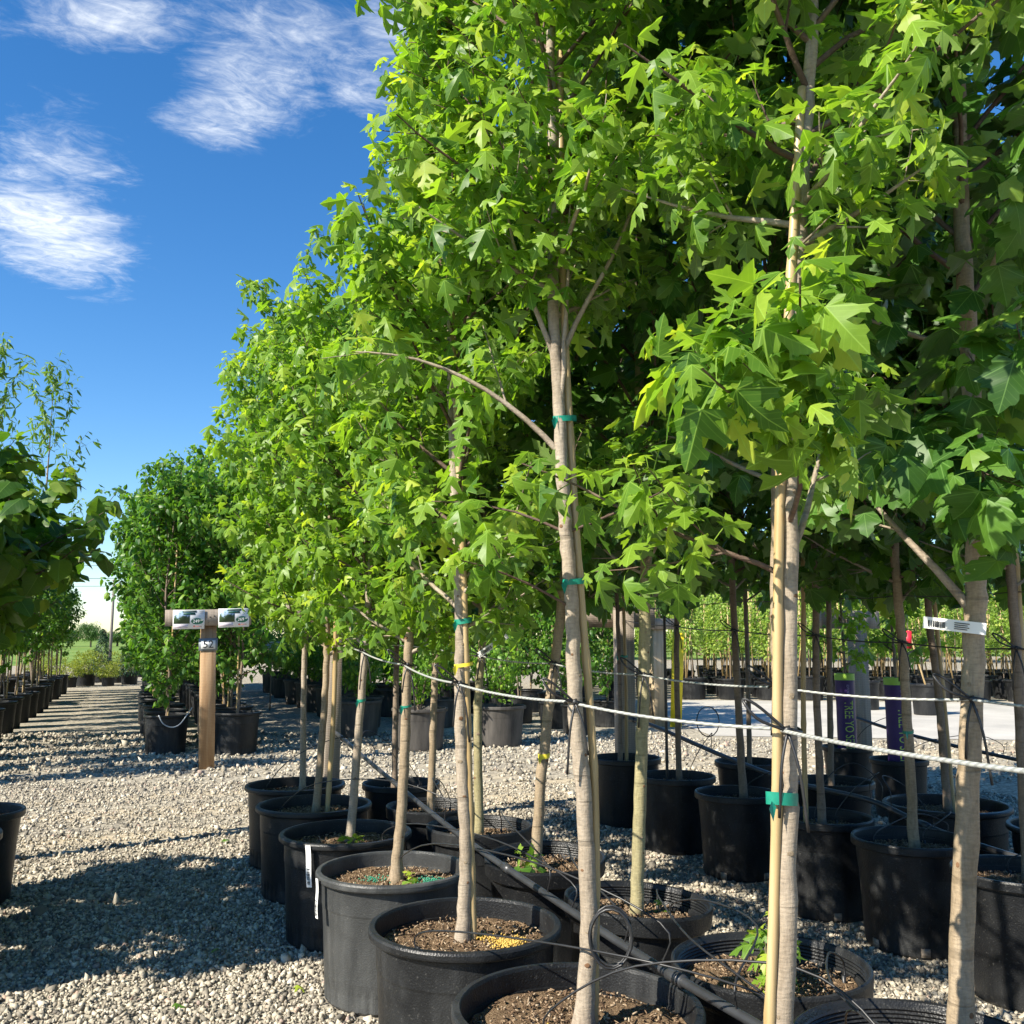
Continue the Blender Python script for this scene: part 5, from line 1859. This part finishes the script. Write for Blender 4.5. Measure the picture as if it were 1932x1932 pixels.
pc = [(3.38, 6.40, .66), (3.36, 5.92, .64), (3.35, 5.02, .53), (3.35, 4.37, .47), (3.36, 3.81, .46), (3.35, 3.41, .40), (3.34, 2.94, .37), (3.34, 2.2, .36)]
irrigation('black irrigation pipe slung through the shaded block', pc, .0135,
           [(.90, in_pot(C_XY[0], .23, 1.0, .6), .14, .05), (.72, in_pot(C_XY[1], .23, .4, .6), .13, .08), (.75, in_pot(C_XY[1], .23, 2.5, .6), .12, -.05), (.58, in_pot(C_XY[2], .22, .3, .5), .22, .1), (.60, in_pot(C_XY[2], .22, 1.2, .5), .26, -.1), (.46, in_pot(C_XY[3], .22, .6, .5), .16, .05), (.26, in_pot(C_XY[4], .23, .3, .5), .2, .05), (.12, in_pot(C_XY[5], .23, .3, .5), .16, .05),
            (.62, in_pot((3.8, 3.77), .29, 3.3, .6), .2, .08)], (.06, .7))
pe = [(5.55, 6.6, .62), (5.5, 5.8, .52), (5.48, 4.9, .45), (5.45, 4.0, .42), (5.4, 2.8, .40)]
irrigation('black irrigation pipe beside the purple-sleeved saplings', pe, .013, [(.25, in_pot((5.26, 6.19), .2, .3, .6), .2, .05), (.5, in_pot((5.06, 5.43), .2, .3, .6), .2, .05)], (.05,))


def coil(label, c, R, n, nrmv, group='coiled drip tubes'):
    nrmv = nrm(np.array(nrmv, float))
    u = nrm(np.cross(nrmv, [0, 0, 1.]))
    w = np.cross(nrmv, u)
    rg_ = np.random.default_rng(int(c[0] * 100))
    pts = []
    for k in range(n * 18):
        a = 6.283 * k / 18
        pts.append(np.array(c) + (R + .006 * math.sin(k * .37)) * (u * math.cos(a) * .75 + w * math.sin(a)) + nrmv * .012 * math.sin(k * .21))
    V, F = tube(pts, .003, 6)
    o = thing('coiled_tube', label, 'tube', group=group, me=tri_mesh('coiled_tube', V, F, 'hose_black', smooth_shade=True))


p = at_y(1150, 1765, 2.0)
coil('spare drip tube coiled beside the bowed pale trunk', (p.x, p.y, p.z), .062, 4, (p.x, p.y, 0))
p = at_y(1335, 1360, 6.2)
coil('spare drip tube coiled on the pipe of the shaded block', (p.x, p.y, p.z), .11, 3, (p.x, p.y, 0))
# hose loop hanging on the pot left of the numbered post
wire_obj('hanging_hose', 'grey hose hanging in a curve on the front of a black pot', 'hose', [(.22, 10.93, .43), (.27, 10.93, .34), (.36, 10.95, .30), (.44, 10.97, .33), (.52, 11.0, .44), (.56, 11.0, .50)], .006, 'tag_grey')

# ------------------------------------------------------------------ barcode strips
def strip_tag(parent, name, L, Wd, bars, mat4=None, loc=None, rot=None, lines=True, wav=.002):
    n = 10
    V, F = [], []
    for i in range(n):
        x = L * i / (n - 1)
        z = wav * math.sin(i * .7)
        V += [(x, z, -Wd / 2), (x, z, Wd / 2)]
    for i in range(n - 1):
        a = 2 * i
        F += [(a, a + 2, a + 3), (a, a + 3, a + 1)]
    t = link(name, tri_mesh(name, V, F, 'tag_white'), parent, loc, rot)
    B = Buf()
    rg_ = np.random.default_rng(5)
    x = L * bars[0]
    while x < L * bars[1]:
        w = rg_.choice([.0012, .0022, .003]) * L / .13
        B.add(*box_vf(x, x + w, wav * math.sin(x / L * 9 * .7) - .0022, wav * math.sin(x / L * 9 * .7) - .0012, -Wd * .30, Wd * .22))
        x += w + rg_.choice([.0012, .002, .003]) * L / .13
    if lines:
        for q in range(4):
            z = Wd * (.25 - .17 * q)
            x0, x1 = L * .50, L * (.74 - .03 * (q % 2))
            B.add(*box_vf(x0, x1, wav * math.sin(.62 * 9 * .7) - .0026, wav * math.sin(.62 * 9 * .7) - .0018, z - Wd * .035, z + Wd * .035))
    link('barcode', B.mesh('barcode', 'print_black'), t)
    return t


# on the thick tan trunk
c, tr = trunk_at(b0, 1.285)
vz = FACE(c[0], c[1])
bxy = np.array([b0[0].location.x, b0[0].location.y, 0])
vd = nrm(np.array([-c[0], -c[1], 0]))
sdv = np.array([math.cos(vz), math.sin(vz), 0])
strip_tag(b0[4], 'barcode_strip', .128, .026, (.08, .36), loc=tuple(c - bxy + vd * (tr + .010) - sdv * .106), rot=(0, .13, vz))
# on pots of the front row
for t, xy, ang, L in [(a4, A_XY[4], CAMAZ(*A_XY[4]) - .55, .16), (a3, A_XY[3], CAMAZ(*A_XY[3]) - 1.15, .13)]:
    q = (.287 * math.cos(ang), .287 * math.sin(ang), .425)
    strip_tag(t[0], 'barcode_strip', L, .024, (.55, .95), loc=q, rot=(.0, math.pi / 2 - .08, ang + math.pi / 2), lines=False)
c, tr = trunk_at(b4, 1.22)
strip_tag(b4[4], 'barcode_strip', .16, .026, (.1, .45), loc=tuple(c - np.array([b4[0].location.x, b4[0].location.y, 0]) + np.array([-.03, -.03, -.05])), rot=(0, -.6, FACE(c[0], c[1])))

# ------------------------------------------------------------------ shoots at the foot of some trunks
def sprout(t, dx, dy, h, n, leaf, seed, lset='silver'):
    rng = np.random.default_rng(seed)
    root, soil = t[0], t[3]
    LPs, LDs, Ss, Vv, B = [], [], [], [], Buf()
    for k in range(n):
        a = rng.uniform(0, 6.28)
        pts = walk(rng, np.array([dx + rng.normal(0, .01), dy + rng.normal(0, .01), 0.0]), np.array([.35 * math.cos(a), .35 * math.sin(a), 1]), h * rng.uniform(.6, 1.1), .02, 0, .08)
        B.add(*tube(pts, np.linspace(.002, .001, len(pts)), 4, cap=False))
        l = shoot_nodes(rng, pts, .03, .3, leaf, 3)
        LPs += l[0]; LDs += l[1]; Ss += l[2]; Vv += list(np.clip(np.array(l[3]) + .15, 0, 1))
    ls = LS[lset]
    pos, Rm, vi = leaf_frames(rng, ls, np.array(LPs), np.array(LDs), np.array(Ss))
    st = link('sprout', B.mesh('sprout', 'bark_green', smooth_shade=True), soil, (0, 0, 0), (0, 0, -soil.rotation_euler.z))
    sm = ls.singles()
    cb = join_leaves('sprout_leaves', ls, pos, Rm, vi, np.array(Vv))
    o = link('sprout_leaves', cb, soil, None, (0, 0, -soil.rotation_euler.z))


sprout(b1, -.06, -.10, .17, 5, .050, 71)
sprout(b3, -.09, -.05, .10, 2, .055, 72, 'red')
sprout(a3, .06, -.05, .035, 2, .045, 73)
sprout(a4, .0, -.06, .05, 2, .05, 74)
sprout(b2, .10, .0, .04, 3, .03, 75)
print('done', round(time.time() - T0, 1), 'objects', len(SC.objects))

_tri = {}
for _o in SC.objects:
    if _o.type == 'MESH':
        _tri[_o.data.name] = len(_o.data.polygons)
print('unique tris', sum(_tri.values()))
